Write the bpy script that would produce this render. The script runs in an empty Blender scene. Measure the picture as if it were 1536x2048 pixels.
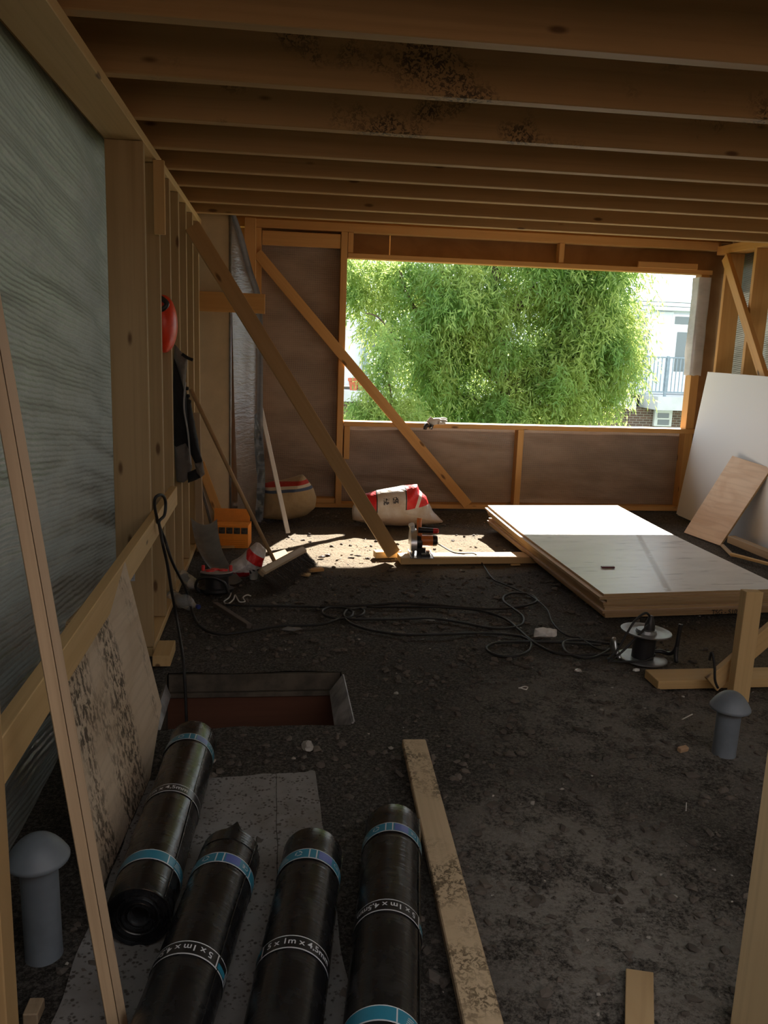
import bpy, bmesh, math, random
import numpy as np
from mathutils import Vector, Matrix, noise

SC = bpy.context.scene
COL = SC.collection
random.seed(7)
RNG = np.random.default_rng(11)

# ------------------------------------------------------------------ camera
FPX, YAW, PITCH, ROLL, EYE = 1690.0, math.radians(7.31), math.radians(11.33), math.radians(-2.0), Vector((0, 0, 1.6))
_f = Vector((math.sin(YAW)*math.cos(PITCH), math.cos(YAW)*math.cos(PITCH), -math.sin(PITCH)))
_r = Vector((math.cos(YAW), -math.sin(YAW), 0)); _d = _f.cross(_r)
AX = _r*math.cos(ROLL) + _d*math.sin(ROLL)
AY = _d*math.cos(ROLL) - _r*math.sin(ROLL)
cam = bpy.data.cameras.new('camera'); cam_o = bpy.data.objects.new('camera', cam); COL.objects.link(cam_o)
cam.sensor_fit = 'VERTICAL'; cam.sensor_height = 24.0; cam.lens = FPX/2048*24.0
cam.clip_start = 0.02; cam.clip_end = 300
cam_o.matrix_world = Matrix(((AX.x, -AY.x, -_f.x, 0), (AX.y, -AY.y, -_f.y, 0), (AX.z, -AY.z, -_f.z, 1.6), (0, 0, 0, 1)))
SC.camera = cam_o

# ------------------------------------------------------------------ light and exposure
world = bpy.data.worlds.new('sky'); SC.world = world; world.use_nodes = True
_bg = world.node_tree.nodes['Background']
_bg.inputs[0].default_value = (0.86, 0.94, 1.0, 1); _bg.inputs[1].default_value = 2.1
sun = bpy.data.lights.new('sun', 'SUN'); sun.energy = 26.0; sun.angle = math.radians(0.6); sun.color = (1.0, 0.93, 0.82)
sun_o = bpy.data.objects.new('sun', sun); COL.objects.link(sun_o)
sun_o.rotation_euler = Vector((-0.55, -1.28, -1.0)).to_track_quat('-Z', 'Y').to_euler()
sun_o.location = (8, 20, 16)
vs = SC.view_settings
SC.display_settings.display_device = 'sRGB'
vs.view_transform = 'Standard'; vs.look = 'None'; vs.gamma = 1.0; vs.use_curve_mapping = False
vs.exposure = 0.28

# ------------------------------------------------------------------ where a line of sight meets a plane of the place
def ray(x, y): return AX*((x-768)/FPX) + AY*((y-1024)/FPX) + _f
def fl(x, y, z=0.0):
    d = ray(x, y); return EYE + d*((z-1.6)/d.z)
def py(x, y, Y):
    d = ray(x, y); return EYE + d*(Y/d.y)
def px(x, y, X):
    d = ray(x, y); return EYE + d*(X/d.x)
def V(*a): return Vector(a)

# ------------------------------------------------------------------ object helpers
WM = {}
def finish(o, world_m, parent):
    COL.objects.link(o)
    WM[o.name] = world_m
    if parent is not None:
        o.parent = parent
        o.matrix_basis = WM[parent.name].inverted() @ world_m
    else:
        o.matrix_basis = world_m
    return o
def tag(o, label=None, cat=None, group=None, kind=None):
    if label: o['label'] = label
    if cat: o['category'] = cat
    if group: o['group'] = group
    if kind: o['kind'] = kind
    return o
def thing(name, loc, label, cat, group=None, kind=None, rz=0.0):
    o = bpy.data.objects.new(name, None); o.empty_display_size = 0.05
    finish(o, Matrix.Translation(Vector(loc)) @ Matrix.Rotation(rz, 4, 'Z'), None)
    return tag(o, label, cat, group, kind)
def mk(name, bm, mats, parent=None, origin=None, smooth=False, label=None, cat=None, group=None, kind=None, matrix=None, flat_angle=None):
    """one mesh object; vertices are given in world space (or in the space of `matrix`)"""
    if not isinstance(mats, (list, tuple)): mats = [mats]
    me = bpy.data.meshes.new(name)
    if isinstance(bm, tuple):
        vs_, fs_ = bm[0], bm[1]
        me.from_pydata([tuple(v) for v in vs_], [], [tuple(f) for f in fs_])
        if len(bm) > 2:
            for p, mi in zip(me.polygons, bm[2]): p.material_index = mi
    else:
        bm.to_mesh(me); bm.free()
    for m in mats: me.materials.append(m)
    if smooth:
        me.polygons.foreach_set('use_smooth', [True]*len(me.polygons))
        if flat_angle is not None: me.set_sharp_from_angle(angle=math.radians(flat_angle))
    if matrix is None:
        if origin is None:
            co = np.empty(len(me.vertices)*3); me.vertices.foreach_get('co', co); co = co.reshape(-1, 3)
            lo, hi = co.min(0), co.max(0); origin = Vector(((lo[0]+hi[0])/2, (lo[1]+hi[1])/2, lo[2]))
        me.transform(Matrix.Translation(-Vector(origin)))
        matrix = Matrix.Translation(Vector(origin))
    me.update()
    o = bpy.data.objects.new(name, me)
    finish(o, matrix, parent)
    return tag(o, label, cat, group, kind)

def bm_box(sx, sy, sz, bev=0.0, seg=1, bm=None, M=None):
    bm = bm or bmesh.new()
    r = bmesh.ops.create_cube(bm, size=1.0)
    bmesh.ops.scale(bm, verts=r['verts'], vec=(sx, sy, sz))
    if bev > 0:
        es = list({e for v in r['verts'] for e in v.link_edges})
        rb = bmesh.ops.bevel(bm, geom=es, offset=bev, segments=seg, affect='EDGES', profile=0.5)
        vv = list({v for f in rb['faces'] for v in f.verts} | {v for v in r['verts'] if v.is_valid})
    else: vv = r['verts']
    if M is not None: bmesh.ops.transform(bm, matrix=M, verts=vv)
    return bm
def frame(xd, zhint):
    x = Vector(xd).normalized(); z = Vector(zhint); z = (z - x*z.dot(x)).normalized(); y = z.cross(x)
    return Matrix((x, y, z)).transposed()
def board(name, p0, p1, w, t, n, mat, parent=None, bev=0.0025, warp=0.0, **kw):
    """sawn timber from p0 to p1, width w, thickness t measured along n"""
    p0, p1 = Vector(p0), Vector(p1); L = (p1-p0).length
    M = frame(p1-p0, n).to_4x4(); M.translation = (p0+p1)/2
    bm = bm_box(L, w, t, bev)
    if warp:
        bmesh.ops.subdivide_edges(bm, edges=[e for e in bm.edges if e.calc_length() > L*0.9], cuts=6)
        for v in bm.verts: v.co.z += warp*(0.25-(v.co.x/L)**2)*4*0.25
    return mk(name, bm, mat, parent, matrix=M, **kw)
def slab(name, corners, th, mat, parent=None, bev=0.0015, edge_mat=None, **kw):
    """a flat panel: corners (world, in order) of its front face, thickness th backwards along the face normal"""
    c = [Vector(p) for p in corners]
    n = (c[1]-c[0]).cross(c[-1]-c[0]).normalized()
    M = frame(c[1]-c[0], n).to_4x4(); M.translation = sum(c, Vector())/len(c)
    Mi = M.inverted(); bm = bmesh.new()
    a = [bm.verts.new(Mi @ p) for p in c]; b = [bm.verts.new(Mi @ (p-n*th)) for p in c]
    f0 = bm.faces.new(a); f1 = bm.faces.new(b[::-1])
    for i in range(len(c)):
        j = (i+1) % len(c); f = bm.faces.new((a[i], b[i], b[j], a[j])); f.material_index = 1 if edge_mat else 0
    bmesh.ops.recalc_face_normals(bm, faces=bm.faces)
    if bev: bmesh.ops.bevel(bm, geom=[e for e in bm.edges], offset=bev, segments=1, affect='EDGES')
    return mk(name, bm, [mat]+([edge_mat] if edge_mat else []), parent, matrix=M, **kw)
def catmull(pts, n=8, closed=False):
    P = [Vector(p) for p in pts]; out = []
    m = len(P)
    for i in range(m if closed else m-1):
        if closed: a, b, c, d = P[i-1], P[i], P[(i+1) % m], P[(i+2) % m]
        else: a, b, c, d = P[max(i-1, 0)], P[i], P[i+1], P[min(i+2, m-1)]
        for k in range(n):
            t = k/n
            out.append(0.5*((2*b)+(c-a)*t+(2*a-5*b+4*c-d)*t*t+(3*b-a-3*c+d)*t**3))
    if not closed: out.append(P[-1])
    return out
def tube(path, r, seg=8, vf=None, closed=False, caps=True):
    """vertices and faces of a round bar along a path; r a number or list"""
    P = [Vector(p) for p in path]; vsx, fsx = vf if vf else ([], []); base = len(vsx); m = len(P)
    rr = r if isinstance(r, (list, tuple)) else [r]*m
    t0 = (P[1]-P[0]).normalized(); u = t0.orthogonal().normalized()
    for i in range(m):
        if closed: t = (P[(i+1) % m]-P[i-1])
        else: t = (P[min(i+1, m-1)]-P[max(i-1, 0)])
        t = t.normalized() if t.length > 1e-9 else t0
        u = (u - t*u.dot(t)); u = u.normalized() if u.length > 1e-6 else t.orthogonal().normalized()
        w = t.cross(u)
        for k in range(seg):
            a = 2*math.pi*k/seg; vsx.append(P[i]+(u*math.cos(a)+w*math.sin(a))*rr[i])
    for i in range(m if closed else m-1):
        for k in range(seg):
            a, b = base+i*seg+k, base+i*seg+(k+1) % seg; j = (i+1) % m
            fsx.append((a, b, base+j*seg+(k+1) % seg, base+j*seg+k))
    if caps and not closed:
        fsx.append(tuple(base+k for k in range(seg))[::-1]); fsx.append(tuple(base+(m-1)*seg+k for k in range(seg)))
    return vsx, fsx
def lathe(prof, seg=32, M=None, mats=None):
    """profile of (radius, height) turned about the local Z axis"""
    vsx, fsx, mi = [], [], []; M = M or Matrix()
    for (r, z) in prof:
        for k in range(seg):
            a = 2*math.pi*k/seg; vsx.append(M @ Vector((r*math.cos(a), r*math.sin(a), z)))
    for i in range(len(prof)-1):
        for k in range(seg):
            fsx.append((i*seg+k, i*seg+(k+1) % seg, (i+1)*seg+(k+1) % seg, (i+1)*seg+k)); mi.append(mats[i] if mats else 0)
    if prof[0][0] > 1e-6: fsx.append(tuple(range(seg))[::-1]); mi.append(mats[0] if mats else 0)
    if prof[-1][0] > 1e-6: fsx.append(tuple((len(prof)-1)*seg+k for k in range(seg))); mi.append(mats[-1] if mats else 0)
    return vsx, fsx, mi
def resample(pts, n):
    P = [Vector((p[0], p[1], 0)) for p in pts]; P.append(P[0])
    L = [0]
    for a, b in zip(P, P[1:]): L.append(L[-1]+(b-a).length)
    out = []; j = 0
    for i in range(n):
        s = L[-1]*i/n
        while L[j+1] < s: j += 1
        t = (s-L[j])/max(1e-9, L[j+1]-L[j]); q = P[j].lerp(P[j+1], t); out.append((q.x, q.y))
    return out
def puff(outline, depth, rings=9, n=56, wr=0.0, wf=12.0, seed=0.0, back=1.0, power=0.5):
    """a stuffed body whose outline (x, z) is given; bulges `depth` to the front (-y) and back"""
    O = resample(outline, n); cx = sum(p[0] for p in O)/n; cz = sum(p[1] for p in O)/n
    vsx, fsx = [], []
    def ring(f, side):
        ids = []
        d = depth*(max(0.0, 1-f*f))**power*(1 if side < 0 else back)
        for (x, z) in O:
            X, Z = cx+(x-cx)*f, cz+(z-cz)*f
            w = wr*noise.noise(Vector((X*wf+seed, Z*wf, side*3.0)))*(0.35+0.65*(1-f**4)) + 0.6*wr*noise.noise(Vector((X*wf*2.3, Z*wf*2.3+seed, side)))
            ids.append(len(vsx)); vsx.append(Vector((X+w*0.3, side*(d+w), Z+w*0.3)))
        return ids
    R = [ring(1.0, -1)]
    rim = R[0]
    for side in (-1, 1):
        prev = rim
        for k in range(1, rings):
            cur = ring(math.cos(math.pi/2*k/rings), side)
            for i in range(n):
                j = (i+1) % n; q = (prev[i], prev[j], cur[j], cur[i]); fsx.append(q if side < 0 else q[::-1])
            prev = cur
        c = len(vsx); vsx.append(Vector((cx, side*depth*(1 if side < 0 else back), cz)))
        for i in range(n):
            q = (prev[i], prev[(i+1) % n], c); fsx.append(q if side < 0 else q[::-1])
    return vsx, fsx
def place(vf, M): return ([M @ Vector(v) for v in vf[0]],)+tuple(vf[1:])
def join(*vfs):
    vsx, fsx, mi = [], [], []
    for k, vf in enumerate(vfs):
        b = len(vsx); vsx += list(vf[0]); fsx += [tuple(i+b for i in f) for f in vf[1]]; mi += list(vf[2]) if len(vf) > 2 else [0]*len(vf[1])
    return vsx, fsx, mi
def boxvf(lo, hi):
    x0, y0, z0 = lo; x1, y1, z1 = hi
    v = [V(x, y, z) for z in (z0, z1) for y in (y0, y1) for x in (x0, x1)]
    return v, [(0, 2, 3, 1), (4, 5, 7, 6), (0, 1, 5, 4), (2, 6, 7, 3), (0, 4, 6, 2), (1, 3, 7, 5)]
def box(name, lo, hi, mat, parent=None, bev=0.002, **kw):
    lo, hi = Vector(lo), Vector(hi); M = Matrix.Translation((lo+hi)/2)
    return mk(name, bm_box(*(hi-lo), bev), mat, parent, matrix=M, **kw)
def text_vf(s, size, align='CENTER'):
    cu = bpy.data.curves.new('lettering', 'FONT'); cu.body = s; cu.size = size; cu.align_x = align; cu.align_y = 'CENTER'; cu.resolution_u = 3; cu.offset = size*0.012
    o = bpy.data.objects.new('lettering_source', cu); COL.objects.link(o)
    dg = bpy.context.evaluated_depsgraph_get(); dg.update()
    me = bpy.data.meshes.new_from_object(o.evaluated_get(dg))
    v = [tuple(q.co) for q in me.vertices]; f = [tuple(p.vertices) for p in me.polygons]
    bpy.data.objects.remove(o); bpy.data.curves.remove(cu); bpy.data.meshes.remove(me)
    return v, f

# ------------------------------------------------------------------ materials
class NT:
    def __init__(s, name):
        s.m = bpy.data.materials.new(name); s.m.use_nodes = True; s.t = s.m.node_tree
        s.b = s.t.nodes['Principled BSDF']; s.out = s.t.nodes['Material Output']
    def n(s, ty, **kw):
        nd = s.t.nodes.new(ty)
        for k, v in kw.items(): setattr(nd, k, v)
        return nd
    def put(s, sock, v):
        if isinstance(v, bpy.types.NodeSocket): s.t.links.new(v, sock)
        elif isinstance(v, (tuple, list)) and len(v) == 3 and sock.type == 'RGBA': sock.default_value = (*v, 1)
        else: sock.default_value = v
    def obj(s): return s.n('ShaderNodeTexCoord').outputs['Object']
    def geo(s): return s.n('ShaderNodeNewGeometry').outputs['Position']
    def rnd(s, k=1.0):
        a = s.n('ShaderNodeObjectInfo').outputs['Random']
        return s.math('MULTIPLY', a, k)
    def math(s, op, a, b=0.0, c=None, clamp=False):
        nd = s.n('ShaderNodeMath', operation=op, use_clamp=clamp); s.put(nd.inputs[0], a); s.put(nd.inputs[1], b)
        if c is not None: s.put(nd.inputs[2], c)
        return nd.outputs[0]
    def map(s, vec, scale=(1, 1, 1), loc=(0, 0, 0), rot=(0, 0, 0)):
        nd = s.n('ShaderNodeMapping'); s.put(nd.inputs['Vector'], vec); nd.inputs['Scale'].default_value = scale
        nd.inputs['Location'].default_value = loc; nd.inputs['Rotation'].default_value = rot
        return nd.outputs[0]
    def vadd(s, a, b):
        nd = s.n('ShaderNodeVectorMath', operation='ADD'); s.put(nd.inputs[0], a); s.put(nd.inputs[1], b); return nd.outputs[0]
    def noise(s, vec, scale=5.0, detail=3.0, rough=0.55, dist=0.0):
        nd = s.n('ShaderNodeTexNoise'); s.put(nd.inputs['Vector'], vec); nd.inputs['Scale'].default_value = scale
        nd.inputs['Detail'].default_value = detail; nd.inputs['Roughness'].default_value = rough; nd.inputs['Distortion'].default_value = dist
        return nd.outputs[0]
    def voro(s, vec, scale=5.0, feature='F1', rand=1.0):
        nd = s.n('ShaderNodeTexVoronoi', feature=feature); s.put(nd.inputs['Vector'], vec); nd.inputs['Scale'].default_value = scale
        nd.inputs['Randomness'].default_value = rand
        return nd.outputs['Distance']
    def wave(s, vec, scale, dist=0.0, detail=2.0, dirn='X', dscale=1.0):
        nd = s.n('ShaderNodeTexWave', bands_direction=dirn); s.put(nd.inputs['Vector'], vec); nd.inputs['Scale'].default_value = scale
        nd.inputs['Distortion'].default_value = dist; nd.inputs['Detail'].default_value = detail; nd.inputs['Detail Scale'].default_value = dscale
        return nd.outputs['Fac']
    def ss(s, v, a, b):
        nd = s.n('ShaderNodeMapRange', interpolation_type='SMOOTHSTEP'); s.put(nd.inputs[0], v)
        nd.inputs[1].default_value = a; nd.inputs[2].default_value = b
        return nd.outputs[0]
    def mix(s, f, a, b, mode='MIX'):
        nd = s.n('ShaderNodeMix', data_type='RGBA', blend_type=mode); s.put(nd.inputs[0], f); s.put(nd.inputs[6], a); s.put(nd.inputs[7], b)
        return nd.outputs[2]
    def sep(s, vec):
        nd = s.n('ShaderNodeSeparateXYZ'); s.put(nd.inputs[0], vec); return nd.outputs
    def bump(s, h, strength=0.3, dist=0.01, nrm=None):
        nd = s.n('ShaderNodeBump'); nd.inputs['Strength'].default_value = strength; nd.inputs['Distance'].default_value = dist; s.put(nd.inputs['Height'], h)
        if nrm is not None: s.put(nd.inputs['Normal'], nrm)
        return nd.outputs[0]
    def band(s, v, lo, hi):
        return s.math('MULTIPLY', s.math('GREATER_THAN', v, lo), s.math('LESS_THAN', v, hi))
    def done(s, col=None, rough=None, nrm=None, metal=None, spec=None, **kw):
        if col is not None: s.put(s.b.inputs['Base Color'], col)
        if rough is not None: s.put(s.b.inputs['Roughness'], rough)
        if nrm is not None: s.put(s.b.inputs['Normal'], nrm)
        if metal is not None: s.put(s.b.inputs['Metallic'], metal)
        if spec is not None: s.put(s.b.inputs['Specular IOR Level'], spec)
        for k, v in kw.items(): s.put(s.b.inputs[k.replace('_', ' ')], v)
        return s.m

def m_wood(name, light, dark, knot=(0.10, 0.045, 0.015), dirt=0.0, dirtcol=(0.03, 0.024, 0.018), treads=False, rough=0.62, knots=1.0, var=0.25):
    k = NT(name); p = k.obj()
    off = k.n('ShaderNodeCombineXYZ'); r = k.rnd(43.0)
    for i in range(3): k.put(off.inputs[i], r)
    q = k.vadd(p, off.outputs[0])
    g1 = k.noise(k.map(q, (1.1, 55, 55)), 1.0, 4, 0.6)
    g2 = k.noise(k.map(q, (0.5, 11, 11)), 1.0, 2, 0.5, 0.6)
    g3 = k.noise(q, 2.2, 2)
    c = k.mix(k.math('MULTIPLY', k.ss(g2, 0.35, 0.68), 0.6), light, dark)
    c = k.mix(k.math('MULTIPLY', k.ss(g1, 0.45, 0.75), 0.30), c, tuple(x*0.72 for x in dark))
    c = k.mix(k.math('MULTIPLY', k.ss(g3, 0.3, 0.75), var), c, tuple(min(1, x*0.75) for x in light))
    v = k.voro(k.map(q, (2.6, 7.5, 7.5)), 1.0)
    kn = k.math('SUBTRACT', 1.0, k.ss(v, 0.05*knots, 0.125*knots))
    c = k.mix(k.math('MULTIPLY', kn, 0.85), c, knot)
    if dirt > 0:
        d1 = k.noise(q, 1.7, 3, 0.6); d2 = k.noise(k.map(q, (1, 1.5, 1)), 48.0, 3, 0.7)
        dm = k.math('MULTIPLY', k.ss(d1, 0.62-0.22*dirt, 0.80-0.18*dirt), k.ss(d2, 0.42, 0.62))
        if treads:
            vv = k.noise(k.map(q, (1, 1.0, 1.0)), 55.0, 3, 0.75, 0.8)
            d1 = k.noise(q, 3.1, 2, 0.5)
            lo = 0.54 if 'joist' in name else 0.44
            dm = k.math('MULTIPLY', k.ss(d1, lo, lo+.14), k.ss(vv, 0.46, 0.57))
            dm = k.math('MAXIMUM', dm, k.math('MULTIPLY', k.ss(k.noise(q, 5.0, 5, 0.75), 0.66, 0.76), 0.7))
        c = k.mix(k.math('MULTIPLY', dm, 0.85), c, dirtcol)
    return k.done(c, rough, k.bump(g1, 0.10, 0.003), spec=0.35)
def m_ply(name, light, dark, dirt=0.0, dirtcol=(0.045, 0.03, 0.018), rough=0.65, sx=1.0):
    k = NT(name); p = k.obj(); off = k.n('ShaderNodeCombineXYZ'); r = k.rnd(31.0); k.put(off.inputs[0], r); k.put(off.inputs[1], r)
    q = k.vadd(p, off.outputs[0])
    w = k.noise(k.map(q, (2.0*sx, 7.0/sx, 2.0)), 1.0, 3, 0.55, 1.2)
    w2 = k.wave(k.map(q, (0.6*sx, 2.2/sx, 1)), 3.0, 9.0, 3, 'Y', 0.7)
    c = k.mix(k.ss(w, 0.35, 0.7), light, dark)
    c = k.mix(k.math('MULTIPLY', k.ss(w2, 0.62, 0.98), 0.18), c, tuple(x*0.75 for x in dark))
    if dirt > 0:
        sx_ = k.sep(p); d1 = k.noise(k.map(q, (4.5, 1.3, 1)), 1.0, 2, 0.5); d2 = k.noise(k.map(q, (1.0, 0.55, 1)), 52.0, 4, 0.7, 0.5); d4 = k.noise(q, 5.0, 2)
        near = k.math('SUBTRACT', 1.0, k.ss(k.math('ABSOLUTE', k.math('ADD', sx_[0], 0.12)), 0.12, 0.42))
        dens = k.math('ADD', k.math('MULTIPLY', d1, 0.75), k.math('ADD', k.math('MULTIPLY', near, 0.20), k.math('MULTIPLY', d4, 0.35)))
        dm = k.math('MULTIPLY', k.ss(dens, 0.59, 0.78), k.ss(d2, 0.47, 0.56))
        c = k.mix(k.math('MULTIPLY', dm, 0.9), c, dirtcol)
    return k.done(c, rough, k.bump(w, 0.06, 0.003), spec=0.3)
def m_edge(name, light, dark):
    k = NT(name); p = k.geo(); z = k.wave(k.map(p, (0, 0, 1)), 60.0, 0.6, 1, 'Z')
    n = k.noise(k.map(p, (3, 3, 90)), 1.0, 3)
    return k.done(k.mix(k.ss(k.math('ADD', k.math('MULTIPLY', z, 0.5), k.math('MULTIPLY', n, 0.6)), 0.35, 0.8), light, dark), 0.7, spec=0.25)
def m_plain(name, col, rough=0.5, metal=0.0, var=0.12, scale=9.0, bump=0.0, spec=0.5, bscale=60.0):
    k = NT(name); p = k.obj(); n = k.noise(p, scale, 4, 0.6)
    c = k.mix(k.ss(n, 0.3, 0.7), tuple(x*(1-var) for x in col), tuple(min(1, x*(1+var)) for x in col))
    return k.done(c, rough, k.bump(k.noise(p, bscale, 3), bump, 0.004) if bump else None, metal, spec)
def m_film(name, col, trans, mixf, rough=0.35, grid=0.0, pitch=50.0, ribs=0.0, ribaxis='Z', gcol=None, spec=0.5):
    """plastic sheet: partly lets diffuse light through; woven grid or pleats as relief and tint"""
    k = NT(name); p = k.geo(); n = k.noise(k.map(p, (1, 1, 2.2)), 2.6, 4, 0.6)
    c = k.mix(k.ss(n, 0.3, 0.72), tuple(x*0.8 for x in col), tuple(min(1, x*1.2) for x in col))
    h = k.noise(k.map(p, (1.2, 1.2, 5)), 6.0, 4, 0.65)
    nrm = k.bump(h, 0.35, 0.02)
    if ribs:
        rb = k.wave(k.map(p, (1, 1, 1), rot=(0.12, 0, 0)), ribs, 2.2, 3, ribaxis, 0.5); nrm = k.bump(rb, 0.35, 0.006, nrm)
        sp = k.noise(p, 190.0, 2, 0.6)
        c = k.mix(k.math('MULTIPLY', k.ss(rb, 0.7, 1.0), 0.25), c, tuple(min(1, x*1.7) for x in col))
        c = k.mix(k.math('MULTIPLY', k.ss(sp, 0.62, 0.75), 0.35), c, tuple(min(1, x*2.0) for x in col))
    if grid:
        s = k.sep(p); a = k.math('FRACT', k.math('MULTIPLY', k.math('ADD', s[0], s[1]), pitch)); b = k.math('FRACT', k.math('MULTIPLY', s[2], pitch))
        g = k.math('MAXIMUM', k.math('LESS_THAN', a, 0.2), k.math('LESS_THAN', b, 0.2))
        c = k.mix(k.math('MULTIPLY', g, grid), c, gcol or tuple(min(1, x*1.6) for x in col)); nrm = k.bump(g, 0.12, 0.002, nrm)
    k.done(c, rough, nrm, spec=spec)
    tr = k.n('ShaderNodeBsdfTranslucent'); k.put(tr.inputs[0], trans); k.put(tr.inputs['Normal'], nrm)
    ms = k.n('ShaderNodeMixShader'); ms.inputs[0].default_value = mixf
    k.t.links.new(k.b.outputs[0], ms.inputs[1]); k.t.links.new(tr.outputs[0], ms.inputs[2]); k.t.links.new(ms.outputs[0], k.out.inputs[0])
    return k.m

SPRUCE = m_wood('spruce_timber', (0.66, 0.45, 0.21), (0.55, 0.345, 0.14))
SPRUCE_WARM = m_wood('spruce_warm', (0.64, 0.36, 0.13), (0.53, 0.275, 0.085))  # spruce with the orange bounce light of the far end put into its colour
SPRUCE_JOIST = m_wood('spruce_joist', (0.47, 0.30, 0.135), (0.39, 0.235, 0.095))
SPRUCE_STUD_SHADED = m_wood('spruce_stud_shaded', (0.47, 0.335, 0.175), (0.38, 0.26, 0.12))  # darker spruce copy: shade on the camera-facing left studs put into the colour
SPRUCE_LIT = m_wood('spruce_lit', (0.80, 0.61, 0.35), (0.70, 0.51, 0.27))  # lighter spruce copy: light falling on the near right post put into the colour
SPRUCE_MUD = m_wood('spruce_muddy_joist', (0.47, 0.30, 0.135), (0.39, 0.235, 0.095), dirt=0.7, treads=True)
SPRUCE_DIRTY = m_wood('spruce_dirty', (0.58, 0.42, 0.24), (0.46, 0.31, 0.16), dirt=0.8)
SPRUCE_GREY = m_wood('spruce_weathered', (0.42, 0.31, 0.20), (0.30, 0.21, 0.12), dirt=0.4)
PLANK_MUD = m_wood('plank_muddy', (0.62, 0.47, 0.30), (0.50, 0.36, 0.21), dirt=0.75, treads=True, dirtcol=(0.07, 0.045, 0.022))
PLY = m_ply('plywood_pink', (0.76, 0.60, 0.46), (0.67, 0.49, 0.35))
PLY_DIRTY = m_ply('plywood_dirty', (0.62, 0.50, 0.37), (0.52, 0.40, 0.28), dirt=0.95)
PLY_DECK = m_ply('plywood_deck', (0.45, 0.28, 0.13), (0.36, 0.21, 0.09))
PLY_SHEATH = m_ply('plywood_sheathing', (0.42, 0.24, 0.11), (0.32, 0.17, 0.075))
PLY_EDGE = m_edge('plywood_edge', (0.52, 0.36, 0.19), (0.30, 0.18, 0.085))
FILM_L = m_film('pleated_vapour_film', (0.26, 0.26, 0.24), (0.085, 0.084, 0.070), 0.42, 0.24, ribs=16.0, spec=0.8)
FILM_B = m_film('brown_grid_film', (0.33, 0.245, 0.185), (0.10, 0.07, 0.05), 0.12, 0.42, grid=0.35, pitch=50.0)
FILM_G = m_film('grey_grid_film', (0.19, 0.155, 0.13), (0.18, 0.17, 0.17), 0.18, 0.28, grid=0.4, pitch=60.0)
FILM_BLUE = m_film('blue_grid_film', (0.15, 0.18, 0.22), (0.16, 0.2, 0.26), 0.2, 0.3, grid=0.5, pitch=60.0)
FILM_SILVER = m_film('silver_wrap', (0.70, 0.72, 0.76), (0.7, 0.72, 0.76), 0.4, 0.25)
FILM_HEM = m_film('grey_blue_hem', (0.25, 0.27, 0.31), (0.2, 0.22, 0.26), 0.2, 0.28)
CREAM = m_plain('cream_panel', (0.60, 0.49, 0.33), 0.6, var=0.10, scale=3.0, bump=0.1)
STEEL = m_plain('steel', (0.62, 0.62, 0.63), 0.32, 0.9, var=0.1)
STEEL_DULL = m_plain('dull_zinc', (0.27, 0.28, 0.29), 0.45, 0.7, var=0.2)
BLACK = m_plain('black_plastic', (0.018, 0.018, 0.020), 0.42)
RUBBER = m_plain('black_rubber_cable', (0.016, 0.015, 0.015), 0.62, var=0.3, scale=30)
ORANGE = m_plain('orange_plastic', (0.72, 0.20, 0.04), 0.4)
CARTON = m_plain('orange_carton', (0.80, 0.27, 0.025), 0.55, var=0.08)
RED = m_plain('red_plastic', (0.65, 0.02, 0.02), 0.4)
REDCAP = m_plain('red_orange_shell', (0.80, 0.055, 0.015), 0.38)
WHITE = m_plain('white_plastic', (0.80, 0.80, 0.80), 0.45, var=0.05)
PAPER = m_plain('white_paper', (0.74, 0.72, 0.68), 0.7, var=0.15)
PVC = m_plain('grey_pvc', (0.17, 0.195, 0.225), 0.5, var=0.15, scale=6.0, bump=0.05)
KERB = m_plain('dirty_kerb', (0.085, 0.07, 0.052), 0.8, var=0.4, scale=9)
LEAD = m_plain('lead_flashing', (0.33, 0.33, 0.34), 0.5, 0.2, var=0.5, scale=7)
CONCRETE = m_plain('concrete', (0.25, 0.235, 0.21), 0.85, var=0.4, scale=14, bump=0.3)
HATCHWOOD = m_wood('dark_red_wood', (0.13, 0.052, 0.03), (0.09, 0.034, 0.02))
# ================================================================== THE SETTING
XL, XLO = -0.62, -0.79          # inner and outer faces of the left stud wall
YF, YFO = 8.10, 8.26            # far stud wall
XR, XRO = 4.20, 4.37            # right stud wall
ZC = 2.50                       # underside of the joists
HX0, HX1, HY0, HY1 = -0.52, 0.32, 3.36, 3.96   # roof hatch

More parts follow.
